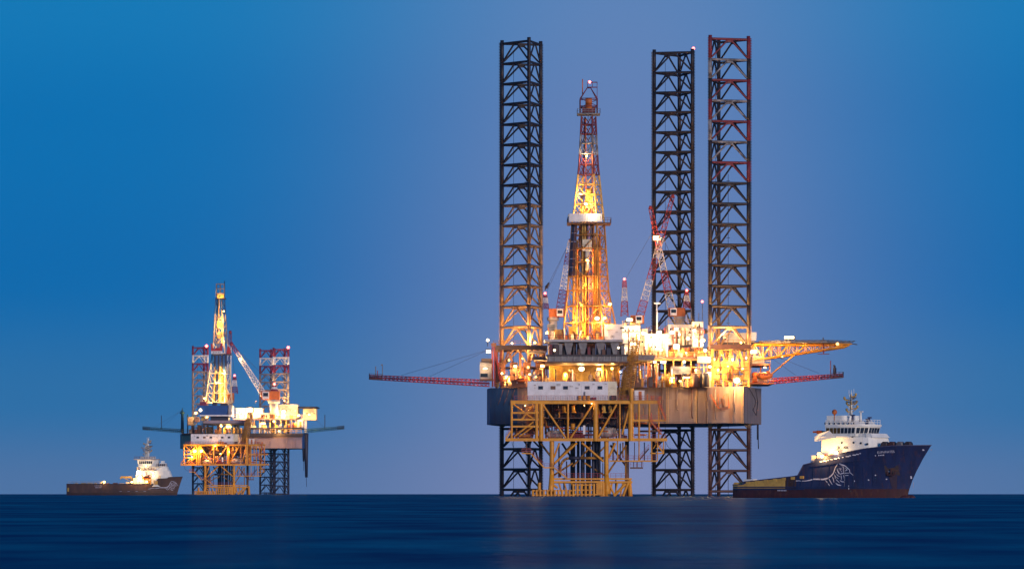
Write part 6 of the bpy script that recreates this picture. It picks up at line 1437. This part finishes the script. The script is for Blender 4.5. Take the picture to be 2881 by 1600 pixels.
    for i in range(3): k = MB(); k.box((34.8+i*.7, -2.42, 11.2), (35.2+i*.7, -2.0+i*.12, 11.7)); t.part('bridge_window', k, 'glass')
    mast(t, 30.0, 14.2, 21.3, 2.2); mast(t, 29.3, 14.2, 19.0, 1.4, 'grey_lt')
    k = MB(); k.tube((24.2, -2.6, 4), (24.2, -2.6, 6.4), .5, n=10); k.bar((24.2, -2.6, 6.7), (20.2, -2.6, 6.8), .5, .7); k.bar((20.4, -2.6, 6.6), (19.9, -2.6, 6.3), .9, .7); k.bar((23.4, -2.6, 5.4), (21.6, -2.6, 6.4), .3); t.part('deck_crane', k, 'ship_buff')
    for i in range(9):
        x = 3+i*2.4; k = MB(); k.box((x, -4.6, 3.4), (x+rng(.8, 2), -3.2, 4.4+rng(0, .6))); t.part('deck_cargo', k, random.choice(['grey_lt', 'ship_buff', 'brown', 'cream', 'white']))
    for i in range(10):
        x = 24.5+rng(0, 9); k = MB(); k.box((x, -4.95, 4.0), (x+rng(.5, 1.4), -4.5, 4.8+rng(0, 2))); t.part('deck_locker', k, random.choice(['ship_buff', 'cream', 'white', 'orange']))
    g = MB(); railing(g, [Vector((.6, -5.0, 4.2)), Vector((14, -5.3, 4.2))], h=.9, step=1, r=.05); t.part('railing', g, 'grey_lt')
    k = MB(); k.box((.4, -5.35, 1.4), (2.0, -5.2, 2.8)); t.part('stern_fender', k, 'gold')
    for p, r, pw in (((14.2, -5.0, 4.9), .5, 900), ((24.6, -5.2, 4.9), .45, 800), ((27.6, -4.9, 6.6), .75, 3000), ((30.2, -5.2, 5.0), .5, 900), ((32.6, -4.7, 8.3), .35, 1500), ((26.9, -4.6, 8.8), .5, 1700), ((29.8, -4.3, 10.9), .25, 500)): ship_lamp(t, p, r, pw, 'white' if p[2] > 5 else 'amber')
    base = Vector(t.e.location) + Vector((31.6*math.cos(R(3)), -31.6*math.sin(R(3)), 0))
    return t, base
fs, fb = far_ship()
rb = lifeboat('rescue_boat', 'small orange rescue boat on the side of the far supply ship', 412, 1343, 1600-7.2, 3.4)

# ------------------------------------------------------------------ evening haze over the sea
def build_haze(density=0.000022):
    b = MB(); b.box((-5600, -5600, -6), (5600, 5600, 140)); m = bpy.data.materials.new('haze_air'); m.use_nodes = True; nt = m.node_tree
    nt.nodes.remove(nt.nodes['Principled BSDF']); v = nt.nodes.new('ShaderNodeVolumePrincipled'); v.inputs['Density'].default_value = density; v.inputs['Color'].default_value = (0.62, 0.85, 1.0, 1); v.inputs['Anisotropy'].default_value = 0.3
    nt.links.new(v.outputs[0], nt.nodes['Material Output'].inputs['Volume']); o = bpy.data.objects.new('haze', b.mesh('haze', m)); COL.objects.link(o); o['kind'] = 'stuff'; o['label'] = 'thin blue evening haze over the sea'; o['category'] = 'haze'

build_haze()

# ------------------------------------------------------------------ groups of alike things
GROUPS = {'jack_up_rig': 'jack-up rigs on the horizon', 'drilling_derrick': 'derricks of the two rigs', 'pedestal_crane': 'lattice cranes on the rigs', 'burner_boom': 'flare booms of the rigs',
          'cargo_container': 'containers on the near rig', 'lifeboat': 'lifeboats of the near rig', 'wellhead_platform': 'yellow wellhead platforms', 'cabin_block': 'white cabin blocks on the platforms', 'supply_ship': 'supply ships by the rigs'}
for o in COL.objects:
    if o.parent is None and o.name.split('.')[0] in GROUPS: o['group'] = GROUPS[o.name.split('.')[0]]
